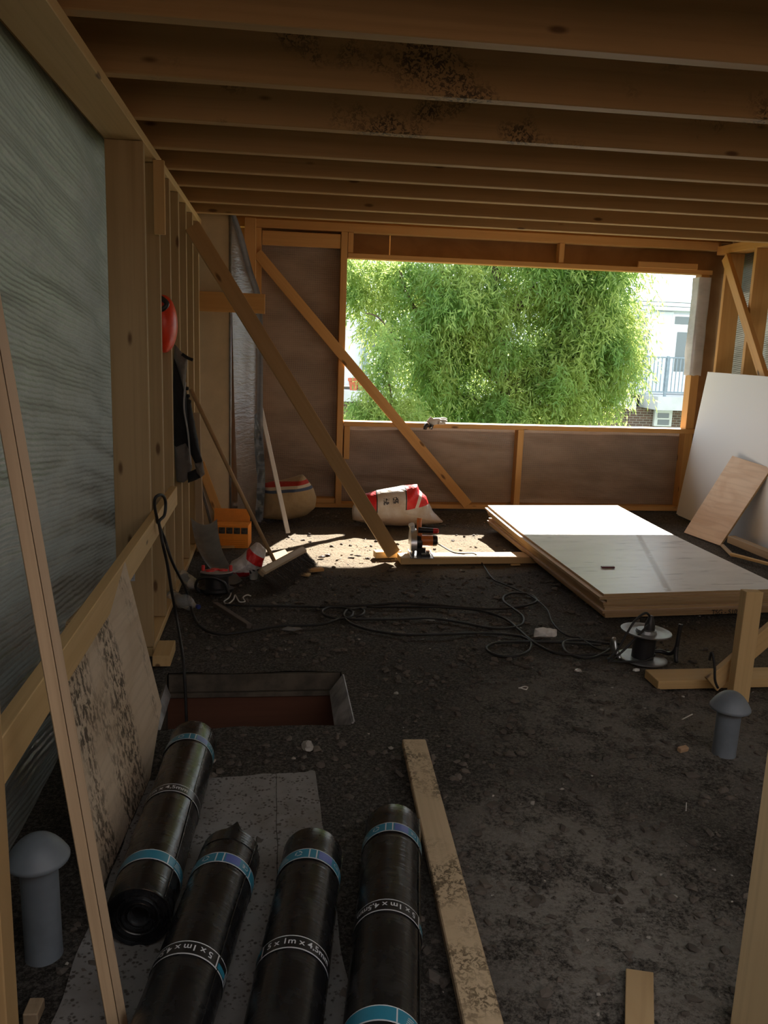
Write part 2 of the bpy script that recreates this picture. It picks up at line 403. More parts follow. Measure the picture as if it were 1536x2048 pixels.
def m_floor():
    k = NT('roof_dirt'); p = k.geo(); s = k.sep(p)
    big = k.noise(p, 0.9, 3, 0.55); mid = k.noise(p, 5.0, 5, 0.7); fine = k.noise(p, 75.0, 6, 0.85); clod = k.voro(k.map(p, (1, 1, 1)), 38.0); grit = k.noise(p, 210.0, 3, 0.7)
    c = k.mix(k.ss(fine, 0.42, 0.64), (0.036, 0.031, 0.027), (0.185, 0.165, 0.142))
    c = k.mix(k.math('MULTIPLY', k.ss(mid, 0.52, 0.70), 0.6), c, (0.038, 0.031, 0.026))
    # pale trodden dust: drifts of it in the foreground on the right
    def blob(cx, cy, rx, ry):
        a = k.math('POWER', k.math('DIVIDE', k.math('SUBTRACT', s[0], cx), rx), 2.0); b = k.math('POWER', k.math('DIVIDE', k.math('SUBTRACT', s[1], cy), ry), 2.0)
        return k.math('SUBTRACT', 1.0, k.math('ADD', a, b), clamp=True)
    d = k.math('MAXIMUM', blob(0.95, 2.1, 0.55, 0.9), k.math('MULTIPLY', blob(1.7, 3.3, 1.0, 0.9), 0.6))
    d = k.math('MULTIPLY', d, k.ss(k.math('ADD', k.math('MULTIPLY', mid, 0.7), k.math('MULTIPLY', fine, 0.5)), 0.48, 0.66))
    c = k.mix(k.math('MULTIPLY', d, 0.8), c, (0.46, 0.42, 0.37))
    # sun patch brightness painted as paler sawdust around the saw; faint by the stack
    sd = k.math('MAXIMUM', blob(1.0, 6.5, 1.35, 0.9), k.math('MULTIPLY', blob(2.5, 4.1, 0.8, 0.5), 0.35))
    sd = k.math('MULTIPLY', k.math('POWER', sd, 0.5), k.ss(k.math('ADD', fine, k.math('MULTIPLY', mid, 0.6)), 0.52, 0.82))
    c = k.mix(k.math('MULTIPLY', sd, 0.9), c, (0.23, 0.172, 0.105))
    c = k.mix(k.math('MULTIPLY', k.ss(grit, 0.66, 0.78), 0.45), c, (0.38, 0.34, 0.29))
    fl_ = k.math('MULTIPLY', k.ss(k.noise(k.map(p, (1, 1.6, 1)), 130.0, 4, 0.75, 0.5), 0.56, 0.66), k.ss(k.math('ADD', k.math('MULTIPLY', big, 0.5), k.math('MULTIPLY', mid, 0.5)), 0.40, 0.62))
    c = k.mix(k.math('MULTIPLY', fl_, 0.75), c, (0.40, 0.365, 0.32))
    h = k.math('ADD', k.math('MULTIPLY', fine, 0.7), k.math('ADD', k.math('MULTIPLY', mid, 1.2), k.math('MULTIPLY', clod, -0.5)))
    return k.done(c, 0.9, k.bump(h, 0.9, 0.022), spec=0.2)
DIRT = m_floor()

def build_floor():
    xs = sorted(set([round(-1.6+0.05*i, 3) for i in range(134)] + [HX0, HX1])); ys = sorted(set([round(-1.4+0.05*i, 3) for i in range(197)] + [HY0, HY1]))
    vsx, fsx = [], []; nx = len(xs)
    for y in ys:
        for x in xs:
            z = -0.010+0.010*noise.noise(V(x*3.1, y*3.1, 0))+0.006*noise.noise(V(x*9, y*9, 4))
            if abs(x-HX0) < .06 or abs(x-HX1) < .06: z = min(z, 0.0)
            vsx.append((x, y, min(z, 0.0)))
    for j in range(len(ys)-1):
        for i in range(nx-1):
            if HX0-1e-6 <= xs[i] < HX1-1e-6 and HY0-1e-6 <= ys[j] < HY1-1e-6: continue
            fsx.append((j*nx+i, j*nx+i+1, (j+1)*nx+i+1, (j+1)*nx+i))
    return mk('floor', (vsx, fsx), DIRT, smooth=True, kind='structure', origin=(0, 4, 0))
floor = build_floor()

# the well of the hatch in the floor
well = thing('trim_1', ((HX0+HX1)/2, (HY0+HY1)/2, -1.3), 'dark roof hatch cut in the dirt floor behind the black rolls', 'hatch', kind='structure')
box('far_board', (HX0-.02, HY1+.005, -0.62), (HX1, HY1+.045, -0.115), HATCHWOOD, well)
box('far_kerb', (HX0-.0, HY1+.004, -0.11), (HX1-.0, HY1+.03, -0.022), KERB, well)
box('far_ledge', (HX0-.02, HY1-.012, -0.135), (HX1, HY1+.03, -0.112), KERB, well)
box('left_board', (HX0-.05, HY0, -1.3), (HX0-.005, HY1+.0, -0.02), KERB, well)
box('right_board', (HX1+.012, HY0, -1.3), (HX1+.05, HY1+.02, -0.10), HATCHWOOD, well)
slab('flashing', [(HX1-.060, HY0+.015, -0.095), (HX1+.012, HY0+.01, 0.004), (HX1+.004, HY1-.07, 0.004), (HX1-.060, HY1-.05, -0.095)], 0.008, LEAD, well)
slab('flashing', [(HX0-.02, HY0+.02, -0.012), (HX0+.02, HY0+.05, -0.10), (HX0+.02, HY1-.06, -0.10), (HX0-.02, HY1-.03, -0.012)], 0.008, LEAD, well)
box('near_board', (HX0, HY0-.05, -1.3), (HX1+.02, HY0-.006, -0.03), BLACK, well)
box('bottom', (HX0-.05, HY0-.05, -1.33), (HX1+.05, HY1+.06, -1.3), BLACK, well)
box('far_drop', (HX0-.02, HY1+.03, -1.3), (HX1, HY1+.06, -0.63), BLACK, well)

box('shell', (HX0-.12, HY1+.062, -1.34), (HX1+.12, HY1+.10, -0.022), BLACK, well)
box('shell', (HX0-.12, HY0-.10, -1.34), (HX1+.12, HY0-.055, -0.022), BLACK, well)
box('shell', (HX0-.12, HY0-.055, -1.34), (HX0-.052, HY1+.062, -0.022), BLACK, well)
box('shell', (HX1+.052, HY0-.055, -1.34), (HX1+.12, HY1+.062, -0.022), BLACK, well)
# roof: deck with joists
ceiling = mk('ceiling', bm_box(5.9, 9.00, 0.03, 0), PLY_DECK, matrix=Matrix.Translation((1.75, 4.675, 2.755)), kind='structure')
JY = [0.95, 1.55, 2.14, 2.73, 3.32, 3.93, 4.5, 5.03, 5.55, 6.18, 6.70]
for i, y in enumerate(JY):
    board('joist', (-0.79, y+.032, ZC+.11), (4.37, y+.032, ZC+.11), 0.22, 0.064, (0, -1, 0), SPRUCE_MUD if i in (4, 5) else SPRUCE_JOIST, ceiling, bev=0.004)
board('eave_fascia', (-1.15, 9.16, 2.62), (4.65, 9.16, 2.62), 0.24, 0.022, (0, 1, 0), SPRUCE_WARM, ceiling)

# left wall
wl = thing('wall_left', (XL-.085, 4.5, 0), None, None, kind='structure')
def film_sheet(name, y0, y1, z0, z1, x, mat, parent, amp=0.02, ny=150, nz=90, seed=0.0):
    vsx, fsx = [], []
    for j in range(nz):
        for i in range(ny):
            y = y0+(y1-y0)*i/(ny-1); z = z0+(z1-z0)*j/(nz-1)
            e = min(1, min(i, ny-1-i)/6, min(j, nz-1-j)/5)
            zz = z + 0.10*math.sin(y*1.3+seed)+0.16*(y-3)
            d = noise.noise(V(y*0.55+seed, zz*4.2, 1))*1.0+0.55*noise.noise(V(y*1.2, zz*11+seed, 2))+0.28*noise.noise(V(y*2.5, zz*26, 5))
            vsx.append((x+amp*d*e, y, z))
    for j in range(nz-1):
        for i in range(ny-1): fsx.append((j*ny+i, j*ny+i+1, (j+1)*ny+i+1, (j+1)*ny+i))
    return mk(name, (vsx, fsx), mat, parent, smooth=True)
film_sheet('vapour_film', -1.28, 7.2, -0.03, 2.49, XLO-.035, FILM_L, wl, amp=0.040, ny=230, nz=160)
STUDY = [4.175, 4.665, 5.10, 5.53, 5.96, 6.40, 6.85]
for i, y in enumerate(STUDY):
    board('stud', (XL-.085, y+.022, 0.045), (XL-.085, y+.022, 2.455), 0.17, 0.045, (0, -1, 0), SPRUCE_STUD_SHADED, wl)
board('top_plate', (XL-.085, -1.28, 2.478), (XL-.085, 7.15, 2.478), 0.17, 0.042, (0, 0, 1), SPRUCE, wl)
board('sole_plate', (XL-.085, 4.16, 0.021), (XL-.085, 7.1, 0.021), 0.17, 0.042, (0, 0, 1), SPRUCE, wl)
board('rail', (XL+.021, 1.3, 0.69), (XL+.021, 4.93, 0.69), 0.11, 0.040, (1, 0, 0), SPRUCE, wl)
board('cleat', (XL+.012, 4.60, 2.10), (XL+.012, 4.60, 2.455), 0.055, 0.03, (0, -1, 0), SPRUCE, wl)
board('near_post', (-0.597, 1.52, 0.0), (-0.597, 1.52, 2.455), 0.17, 0.07, (0, -1, 0), SPRUCE_JOIST, wl)
# paper label stuck on the first stud
st = py(265, 1144, 4.172)
lab = box('paper_label', (st.x-.011, 4.172, st.z-.047), (st.x+.011, 4.1745, st.z+.047), m_plain('label_blue_white', (0.42, 0.46, 0.50), 0.5), wl, bev=0.0005)
lines = [boxvf((st.x-.007, 4.1712, st.z+z), (st.x+.007, 4.1722, st.z+z+h)) for z, h in ((.034, .003), (.028, .004), (.022, .003), (.016, .003), (-.01, .001), (-.02, .001), (-.034, .001))]
mk('print', join(*lines), BLACK, lab)

box('rim_board', (XLO-.10, -1.28, 2.44), (XLO-.07, 8.3, 2.75), SPRUCE_JOIST, wl)
# boxed return in the left corner, clad with a cream panel and hung with grid film
CX0, CX1, CY = -0.80, -0.40, 7.10
rt = thing('wall_corner', ((CX0+CX1)/2, 7.6, 0), None, None, kind='structure')
box('cream_panel', (CX0, CY, 0.0), (CX1, CY+.03, 2.60), CREAM, rt)
box('panel_head', (CX0, CY-.004, 2.60), (CX1+.01, CY+.05, 2.65), STEEL_DULL, rt)
box('return_core', (CX0, CY+.03, 0.0), (CX1-.02, YF, 2.64), SPRUCE_WARM, rt)
mk('corner_bead', tube([(CX1+.004, CY-.004, 0.0), (CX1+.004, CY-.004, 2.58)], 0.010, 8), STEEL_DULL, rt, smooth=True)
def drape(name, a, b, z0, z1, mat, parent, amp, nu=40, nz=60, flare=None):
    vsx, fsx = [], []; a, b = Vector(a), Vector(b); nrm = (b-a).cross(V(0, 0, 1)).normalized()
    for j in range(nz):
        for i in range(nu):
            u = i/(nu-1); t = j/(nz-1); z = z0+(z1-z0)*t
            p = a.lerp(b, u*(flare(t) if flare else 1)); d = amp*(math.sin(u*9+noise.noise(V(u*2, z, 3))*3)+0.6*noise.noise(V(u*6, z*1.5, 8)))
            vsx.append(V(p.x, p.y, z)+nrm*d)
    for j in range(nz-1):
        for i in range(nu-1): fsx.append((j*nu+i, j*nu+i+1, (j+1)*nu+i+1, (j+1)*nu+i))
    return mk(name, (vsx, fsx), mat, parent, smooth=True)
drape('grid_film', (CX1+.015, CY+.01, 0), (CX1+.03, 7.9, 0), 0.02, 2.60, FILM_G, rt, 0.004)
def ribbon(name, left, right, mat, amp=.006, n=46):
    """hanging strip of film between two edges (image points taken at the depth of the return)"""
    a = catmull([py(x, y, Yq) for x, y, Yq in left], 8); b = catmull([py(x, y, Yq) for x, y, Yq in right], 8); vsx, fsx = [], []; m = 9
    for i in range(n):
        t = i/(n-1); p = a[min(int(t*(len(a)-1)), len(a)-1)]; q = b[min(int(t*(len(b)-1)), len(b)-1)]
        for k_ in range(m):
            u = k_/(m-1); w = p.lerp(q, u); vsx.append(w+V(0, amp*math.sin(u*7+t*9)+amp*noise.noise(V(u*3, t*11, 4)), 0))
    for i in range(n-1):
        for k_ in range(m-1): fsx.append((i*m+k_, i*m+k_+1, (i+1)*m+k_+1, (i+1)*m+k_))
    return mk(name, (vsx, fsx), mat, rt, smooth=True)
edge_ = [(464, 416, 7.12), (484, 470, 7.2), (503, 540, 7.3), (521, 600, 7.4), (524, 700, 7.42), (524, 850, 7.42), (528, 960, 7.42), (524, 1040, 7.40)]
ribbon('loose_grid_film', [(461, 416, 7.11), (462, 470, 7.11), (463, 540, 7.11), (464, 600, 7.11), (466, 700, 7.12), (470, 850, 7.12), (474, 960, 7.12), (476, 1040, 7.12)], [(x-8, y, Yq) for x, y, Yq in edge_], FILM_G)
ribbon('silver_film_hem', [(x-11, y, Yq-.01) for x, y, Yq in edge_], [(x+2, y, Yq-.01) for x, y, Yq in edge_], FILM_HEM, .004)
ribbon('blue_grid_film', [(503, 810, 7.36), (504, 900, 7.36), (503, 980, 7.36), (502, 1042, 7.36)], [(510, 810, 7.40), (527, 900, 7.40), (530, 980, 7.40), (522, 1045, 7.38)], FILM_BLUE)

# far wall around the opening
wf = thing('wall_far', (2.0, YF+.08, 0), None, None, kind='structure')
WX0, WX1, WZ0, WZ1 = 0.62, 4.08, 0.848, 2.355
def fb(name, a, b, w, t, n=(0, -1, 0), mat=SPRUCE_WARM): return board(name, a, b, w, t, n, mat, wf)
YM = YF+.06
fb('top_plate', (-.40, YM, 2.625), (4.25, YM, 2.625), 0.12, 0.075, (0, 0, 1))
fb('rim_joist', (-.79, YM, 2.702), (4.37, YM, 2.702), 0.075, 0.064)
fb('corner_post', (-.27, YF-.03, 0), (-.27, YF-.03, 2.66), 0.10, 0.05)
fb('stud', (-.195, YM, 0.04), (-.195, YM, 2.585), 0.05, 0.12, (0, -1, 0))
fb('window_stud', (0.585, YM, 0.04), (0.585, YM, 2.585), 0.06, 0.12, (0, -1, 0))
fb('window_stud', (4.12, YM, 0.04), (4.12, YM, WZ1), 0.085, 0.12, (0, -1, 0))
fb('short_header', (-.165, YM-.03, 2.50), (0.552, YM-.03, 2.50), 0.125, 0.045)
fb('window_header', (WX0, YM, WZ1+.022), (4.19, YM, WZ1+.022), 0.044, 0.12)
fb('header_packer', (3.42, YF-.010, WZ1+.068), (4.02, YF-.010, WZ1+.068), 0.055, 0.028)
fb('window_sill', (WX0, YM-.005, WZ0-.022), (4.19, YM-.005, WZ0-.022), 0.15, 0.044, (0, 0, 1))
for x in (0.645, 2.66): fb('upper_cripple', (x, YM, WZ1+.046), (x, YM, 2.585), 0.05, 0.10)
fb('short_cripple', (0.655, YM, 0.48), (0.655, YM, WZ0-.046), 0.055, 0.10)
fb('lower_cripple', (2.375, YM, 0.04), (2.375, YM, WZ0-.046), 0.06, 0.12)
fb('sole_plate', (-.22, YM, 0.025), (4.2, YM, 0.025), 0.12, 0.045, (0, 0, 1))
fb('sole_plate', (-.22, YM-.01, 0.072), (0.55, YM-.01, 0.072), 0.12, 0.045, (0, 0, 1))
box('sheathing', (-.45, YFO, 0.0), (WX0-.01, YFO+.018, 2.74), PLY_SHEATH, wf)
box('sheathing', (WX0-.01, YFO, 0.0), (4.4, YFO+.018, WZ0-.05), PLY_SHEATH, wf)
box('sheathing', (WX0-.01, YFO-.02, WZ1+.03), (1.02, YFO-.002, 2.74), PLY_SHEATH, wf)
box('sheathing', (1.03, YFO-.02, WZ1+.03), (4.5, YFO-.002, 2.74), PLY_SHEATH, wf)
box('sheathing', (4.15, YFO, 0.0), (4.5, YFO+.018, WZ1+.12), PLY_SHEATH, wf)
def film_x(name, x0, x1, z0, z1, y, mat, seed):
    vsx, fsx = [], []; nx, nz = 60, 50
    for j in range(nz):
        for i in range(nx):
            x = x0+(x1-x0)*i/(nx-1); z = z0+(z1-z0)*j/(nz-1); e = min(1, min(i, nx-1-i)/4, min(j, nz-1-j)/4)
            d = noise.noise(V(x*0.8+seed, z*5+0.8*x, 1))+0.5*noise.noise(V(x*2+seed, z*13+x, 7))
            vsx.append((x, y+0.020*d*e, z))
    for j in range(nz-1):
        for i in range(nx-1): fsx.append((j*nx+i, j*nx+i+1, (j+1)*nx+i+1, (j+1)*nx+i))
    return mk(name, (vsx, fsx), mat, wf, smooth=True)
film_x('vapour_film', -.17, 0.555, 0.05, 2.55, YFO-.04, FILM_B, 1.0)
film_x('vapour_film', 0.615, 2.345, 0.05, 0.80, YFO-.04, FILM_B, 5.0)
film_x('vapour_film', 2.405, 4.08, 0.05, 0.80, YFO-.04, FILM_B, 9.0)
# grey film wrapped round the top of the right window stud
q0, q1 = py(1404, 738, YF-.02), py(1428, 545, YF-.02)
w_o = [(-.062, -.020), (.062, -.020), (.066, .125), (-.066, .125)]
vw, fw = [], []
for j in range(26):
    z = 1.385+(2.33-1.385)*j/25
    for i, (a, b) in enumerate(resample(w_o, 28)):
        g = 1+0.10*noise.noise(V(i*.5, z*5, 2)); vw.append((4.12+a*g-.005, YF+b*g, z+(0.02*noise.noise(V(i*.7, 3, 1)) if j == 0 else 0)))
for j in range(25):
    for i in range(28): fw.append((j*28+i, j*28+(i+1) % 28, (j+1)*28+(i+1) % 28, (j+1)*28+i))
mk('film_wrap', (vw, fw), FILM_SILVER, wf, smooth=True)

# right wall
wr = thing('wall_right', (XR+.085, 6.0, 0), None, None, kind='structure')
for i, y in enumerate((7.86, 7.36, 6.78, 6.18, 5.58, 4.98, 4.38, 3.78, 3.18, 2.58, 1.98, 1.38, .78, .18, -.42)):
    board('stud', (XR+.085, y+.022, 0.045), (XR+.085, y+.022, 2.54), 0.17, 0.045, (0, -1, 0), SPRUCE_WARM, wr)
board('top_plate', (XR+.085, -1.28, 2.58), (XR+.085, 8.08, 2.58), 0.17, 0.078, (0, 0, 1), SPRUCE_WARM, wr)
board('sole_plate', (XR+.085, -1.28, 0.021), (XR+.085, 8.0, 0.021), 0.17, 0.042, (0, 0, 1), SPRUCE_WARM, wr)
film_sheet('vapour_film', -1.28, 8.25, 0.01, 2.56, XRO+.03, FILM_L, wr, amp=0.02, ny=90, nz=70, seed=3.0)

BRICKIN = m_plain('added_wall', (0.16, 0.10, 0.075), 0.9, var=0.3)
# near post of the front opening at the right edge of the view
nr = thing('wall_front', (1.15, 1.58, 0), None, None, kind='structure')
board('near_post', (1.142, 1.60, 0.0), (1.150, 1.60, 2.49), 0.12, 0.045, (-1, -.30, 0), SPRUCE_LIT, nr)
board('near_post', (1.185, 1.565, 0.0), (1.193, 1.565, 2.49), 0.12, 0.045, (-1, -.30, 0), SPRUCE_LIT, nr)

box('rim_board', (XRO+.07, -1.28, 2.44), (XRO+.10, 8.3, 2.75), SPRUCE_JOIST, wr)
# unseen wall added behind the camera to cut light from the front
box('wall_back_added', (-1.9, -1.5, 0.0), (5.2, -1.3, 2.74), BRICKIN, bev=0, kind='structure')

# unseen parapet added outside the left film to darken its lower part
box('wall_parapet_added', (-1.62, -1.3, -0.2), (-1.42, 8.2, 0.95), BRICKIN, bev=0, kind='structure')

# ---------------------------------------------------------------- outdoors
GRASS = m_plain('garden_green', (0.07, 0.10, 0.03), 0.9, var=0.4, scale=1.2)
mk('ground', bm_box(160, 120, 0.2), GRASS, matrix=Matrix.Translation((5, 50, -6.3)), kind='structure')
YB = 25.0
WPAN = m_plain('white_cladding', (0.74, 0.78, 0.80), 0.5, var=0.05, scale=1.0); WFR = m_plain('white_frame', (0.82, 0.84, 0.86), 0.4, var=0.03)
WGLS = NT('window_glass').done((0.16, 0.19, 0.19), 0.08, spec=0.8); RAILG = m_plain('grey_railing', (0.26, 0.32, 0.38), 0.5)
SLABC = m_plain('pale_slab', (0.62, 0.63, 0.64), 0.7, var=0.08, scale=1.5)
def m_brick():
    k = NT('brown_brick'); p = k.geo(); b = k.n('ShaderNodeTexBrick'); s = k.sep(p); cmb = k.n('ShaderNodeCombineXYZ'); k.put(cmb.inputs[0], s[0]); k.put(cmb.inputs[1], s[2])
    k.put(b.inputs['Vector'], cmb.outputs[0]); b.inputs['Scale'].default_value = 1.0; b.inputs['Brick Width'].default_value = 0.22; b.inputs['Row Height'].default_value = 0.075; b.inputs['Mortar Size'].default_value = 0.008
    b.inputs['Color1'].default_value = (0.20, 0.115, 0.085, 1); b.inputs['Color2'].default_value = (0.13, 0.085, 0.07, 1); b.inputs['Mortar'].default_value = (0.36, 0.33, 0.30, 1)
    return k.done(b.outputs[0], 0.85)
BRICK = m_brick()
bl = thing('apartment_building', (6, YB, -6.2), 'white clad flats with balcony doors and brown brick ground floor behind the tree', 'building')
B = lambda x, y: py(x, y, YB)
def bbox(name, x0, y0, x1, y1, dy0, dy1, mat, parent=None):
    """block of the facade between two image points taken at the facade's own depth"""
    a, b = B(x0, y0), B(x1, y1)
    return box(name, (min(a.x, b.x), YB+dy0, min(a.z, b.z)), (max(a.x, b.x), YB+dy1, max(a.z, b.z)), mat, parent or bl, bev=0.008)
zr = B(1350, 598).z; zs1 = B(1340, 790).z; zs0 = B(1340, 816).z; xl0 = B(560, 700).x; xr0 = B(1640, 700).x
box('upper_wall', (xl0, YB+.06, zs1), (xr0, YB+8, zr-.02), WPAN, bl)
box('brick_wall', (xl0, YB+.10, -6.2), (xr0, YB+8, zs0), BRICK, bl)
box('balcony_slab', (B(1285, 790).x, YB-1.1, zs0), (B(1480, 790).x, YB+.2, zs1), SLABC, bl)
box('ledge', (xl0, YB-.5, B(700, 801).z), (B(1260, 800).x, YB+.2, B(700, 779).z), SLABC, bl)
zf = B(1350, 623).z
for i in range(3):
    h = (zr-zf)/3; box('fascia_board', (xl0, YB-.16, zf+h*i+.012), (xr0, YB+.06, zf+h*(i+1)), WPAN, bl, bev=0.01)
xs_ = [B(x, 700).x for x in (1240, 1299, 1342, 1402, 1450, 1520)]
for i, (a, b) in enumerate(zip(xs_, xs_[1:])):
    if i in (1, 3, 4): box('wall_panel', (a+.012, YB+.0, zs1+.02), (b-.012, YB+.06, zf-.012), WPAN, bl, bev=0.01)
def opening(kind, x0, y0, x1, y1, panes, handle=None):
    f = bbox(kind, x0, y0, x1, y1, -.02, .10, WFR)
    for (a, b, c, d) in panes: bbox('pane', a, b, c, d, -.032, -.012, WGLS, f)
    if handle: bbox('handle', *handle, -.10, -.03, STEEL, f)
    return f
opening('door', 1345, 628, 1399, 789, [(1350, 633, 1393, 650)])
dl = bbox('door_leaf', 1347, 657, 1389, 787, -.05, .02, WFR)
bbox('pane', 1353, 664, 1383, 744, -.062, -.045, WGLS, dl); bbox('handle', 1385, 712, 1388, 720, -.11, -.05, STEEL, dl)
opening('window', 1262, 627, 1297, 737, [(1266, 633, 1293, 652), (1266, 659, 1293, 731)])
opening('window', 734, 634, 800, 768, [(741, 643, 764, 700), (770, 643, 794, 760)])
opening('window', 1310, 820, 1342, 853, [(1315, 826, 1337, 836), (1315, 839, 1337, 850)])
opening('window', 880, 634, 990, 768, [(888, 643, 932, 760), (940, 643, 983, 760)])
bbox('downpipe', 727, 622, 733, 778, -.12, -.02, RAILG)
# balcony railing
ra = thing('balcony_railing', B(1350, 789)+V(0, -1.0, 0), 'grey steel balcony railing with thin upright bars before the white door', 'railing')
yr = YB-1.05; R_ = lambda x, y: py(x, y, yr)
za, zb = R_(1345, 714).z, R_(1345, 786).z; xa, xb = R_(1292, 750).x, R_(1470, 750).x
box('top_rail', (xa, yr-.02, za-.04), (xb, yr+.02, za), RAILG, ra, bev=.004); box('bottom_rail', (xa, yr-.015, zb), (xb, yr+.015, zb+.04), RAILG, ra, bev=.004)
for x in (1292, 1333, 1400, 1469): xx = R_(x, 750).x; box('post', (xx-.035, yr-.03, zs1), (xx+.035, yr+.03, za+.02), RAILG, ra, bev=.004)
x = xa+.11; first = None
while x < xb-.05:
    if first is None: first = box('baluster', (x-.011, yr-.01, zb+.03), (x+.011, yr+.01, za-.03), RAILG, ra, bev=0)
    else:
        o = first.copy(); mw = WM[first.name].copy(); mw.translation.x = x; finish(o, mw, ra)
    x += .115
for i in range(8):
    yy = yr+.13*(i+1); box('side_bar', (xa-.011, yy-.01, zb+.03), (xa+.011, yy+.01, za-.03), RAILG, ra, bev=0)
box('side_rail', (xa-.02, yr, za-.04), (xa+.02, YB-.01, za), RAILG, ra, bev=.004)
TERRA = m_plain('terracotta', (0.50, 0.13, 0.06), 0.7)
def pot(x, yb, s, label):
    c = py(x, yb, YB-.3); prof = [(.10*s, 0), (.125*s, .16*s), (.14*s, .24*s), (.165*s, .25*s), (.165*s, .33*s), (.145*s, .33*s), (.14*s, .27*s), (0, .27*s)]
    z = B(700, 779).z
    mk('flower_pot', lathe(prof, 24, Matrix.Translation((c.x, YB-.3, z))), TERRA, smooth=True, label=label, cat='flower pot', flat_angle=40)
pot(707, 779, 1.05, 'larger terracotta flower pot on the white ledge across the way, left one')
pot(722, 779, 0.78, 'smaller terracotta flower pot on the white ledge, right of the larger pot')

# willow
LEAF = NT('willow_leaf')
def leafmat():
    k = LEAF; p = k.geo(); n = k.noise(p, 1.1, 3, 0.6); r = k.noise(p, 9.0, 2, 0.6)
    c = k.mix(k.ss(n, 0.35, 0.68), (0.13, 0.25, 0.07), (0.32, 0.42, 0.12)); c = k.mix(k.math('MULTIPLY', k.ss(r, 0.66, 0.76), 0.6), c, (0.24, 0.15, 0.04))
    k.done(c, 0.5, spec=0.3)
    tr = k.n('ShaderNodeBsdfTranslucent'); k.put(tr.inputs[0], k.mix(k.ss(n, 0.35, 0.68), (0.36, 0.54, 0.14), (0.64, 0.74, 0.24)))
    ms = k.n('ShaderNodeMixShader'); ms.inputs[0].default_value = 0.5
    k.t.links.new(k.b.outputs[0], ms.inputs[1]); k.t.links.new(tr.outputs[0], ms.inputs[2]); k.t.links.new(ms.outputs[0], k.out.inputs[0])
leafmat()
BARK = m_plain('willow_bark', (0.085, 0.06, 0.04), 0.9, var=0.4, scale=20, bump=0.4)
def foliage(name, blobs, ntw, parent, per=13, ll=0.105, seed=1):
    g = np.random.default_rng(seed); wts = np.array([b[6] if len(b) > 6 else b[3]*b[4]*b[5] for b in blobs]); wts = wts/wts.sum()
    which = g.choice(len(blobs), ntw, p=wts); bl_ = np.array([b[:6] for b in blobs])[which]
    d = g.normal(size=(ntw, 3)); d /= np.linalg.norm(d, axis=1)[:, None]; rad = (0.15+0.85*g.random((ntw, 1))**0.5)
    start = bl_[:, :3]+d*rad*bl_[:, 3:6]
    az = g.random(ntw)*2*np.pi; out = np.stack([np.cos(az), np.sin(az), g.random(ntw)*0.8-0.15], 1)*0.5+d*0.3
    L = 0.30+0.45*g.random(ntw)
    allv = []; allf = []
    t = (np.arange(per)+0.5)/per
    for j in range(per):
        pos = start+out*(L*t[j])[:, None]+np.stack([0*L, 0*L, -0.75*L*t[j]**2], 1)+g.normal(size=(ntw, 3))*0.018
        dr = out*0.6+np.stack([0*L, 0*L, -1.5*L*t[j]-0.3], 1)+g.normal(size=(ntw, 3))*0.55; dr /= np.linalg.norm(dr, axis=1)[:, None]
        sd = np.cross(dr, g.normal(size=(ntw, 3))); sd /= np.linalg.norm(sd, axis=1)[:, None]
        nn = np.cross(dr, sd); l = ll*(0.7+0.6*g.random((ntw, 1))); w = l*0.095
        a = pos; m1 = pos+dr*l*0.45+nn*l*0.06; e = pos+dr*l-nn*l*0.05
        allv.append(np.stack([a, m1+sd*w, e, m1-sd*w], 1).reshape(-1, 3))
    v = np.concatenate(allv); nq = len(v)//4
    me = bpy.data.meshes.new(name); me.vertices.add(len(v)); me.vertices.foreach_set('co', v.ravel())
    me.loops.add(nq*4); me.loops.foreach_set('vertex_index', np.arange(nq*4)); me.polygons.add(nq); me.polygons.foreach_set('loop_start', np.arange(nq)*4)
    me.update(calc_edges=True); me.materials.append(LEAF.m)
    o = bpy.data.objects.new(name, me); finish(o, Matrix(), parent); o['kind'] = 'stuff'
    return start
YT = 14.5
T = lambda x, y, dy=0.0: py(x, y, YT+dy)
def blob(x, y, rpx, rpy, dy=0.0, ry=0.9, w=None):
    c = T(x, y, dy); s = (YT+dy)/FPX*1.02
    return (c.x, c.y, c.z, rpx*s, ry, rpy*s) + ((w,) if w else ())
tbase = V(T(985, 700).x, YT, -6.2)
tree = thing('willow_tree', tbase, 'large bright green willow with twisted branches filling the window opening', 'tree')
blobs = [blob(1000, 610, 190, 150), blob(1000, 760, 230, 110), blob(890, 660, 130, 110, -.4), blob(1160, 640, 125, 150, .2), blob(1150, 770, 90, 85, -.3), blob(840, 740, 90, 100, .1),
         blob(1060, 480, 260, 120, .4, 1.2), blob(790, 570, 110, 60, .3, .6), blob(1215, 570, 50, 55, 0, .6), blob(1222, 680, 45, 85, 0, .5), blob(720, 545, 70, 40, .3, .4), blob(760, 640, 40, 40, 0, .4),
         blob(960, 840, 280, 60, -.2), blob(1238, 740, 26, 40, -.4, .3), blob(1250, 700, 16, 55, -.4, .25), blob(1205, 810, 50, 40, -.4, .4), blob(1170, 720, 80, 85, -.2), blob(1140, 835, 90, 40, -.3), blob(700, 600, 30, 50, .3, .3)]
gg = np.random.default_rng(21); clumps = []
wt = np.array([b[3]*b[5] for b in blobs]); wt = wt/wt.sum()
for i in gg.choice(len(blobs), 200, p=wt):
    b = blobs[i]; d = gg.normal(size=3); d /= np.linalg.norm(d); r_ = gg.random()**.4
    s_ = .26+.26*gg.random(); k_ = max(0.0, 1-s_*.6/min(b[3], b[5])); clumps.append((b[0]+d[0]*b[3]*r_*k_, b[1]+d[1]*b[4]*r_, b[2]+d[2]*b[5]*r_*k_+.12, s_, s_, s_*.9, s_**2*4))
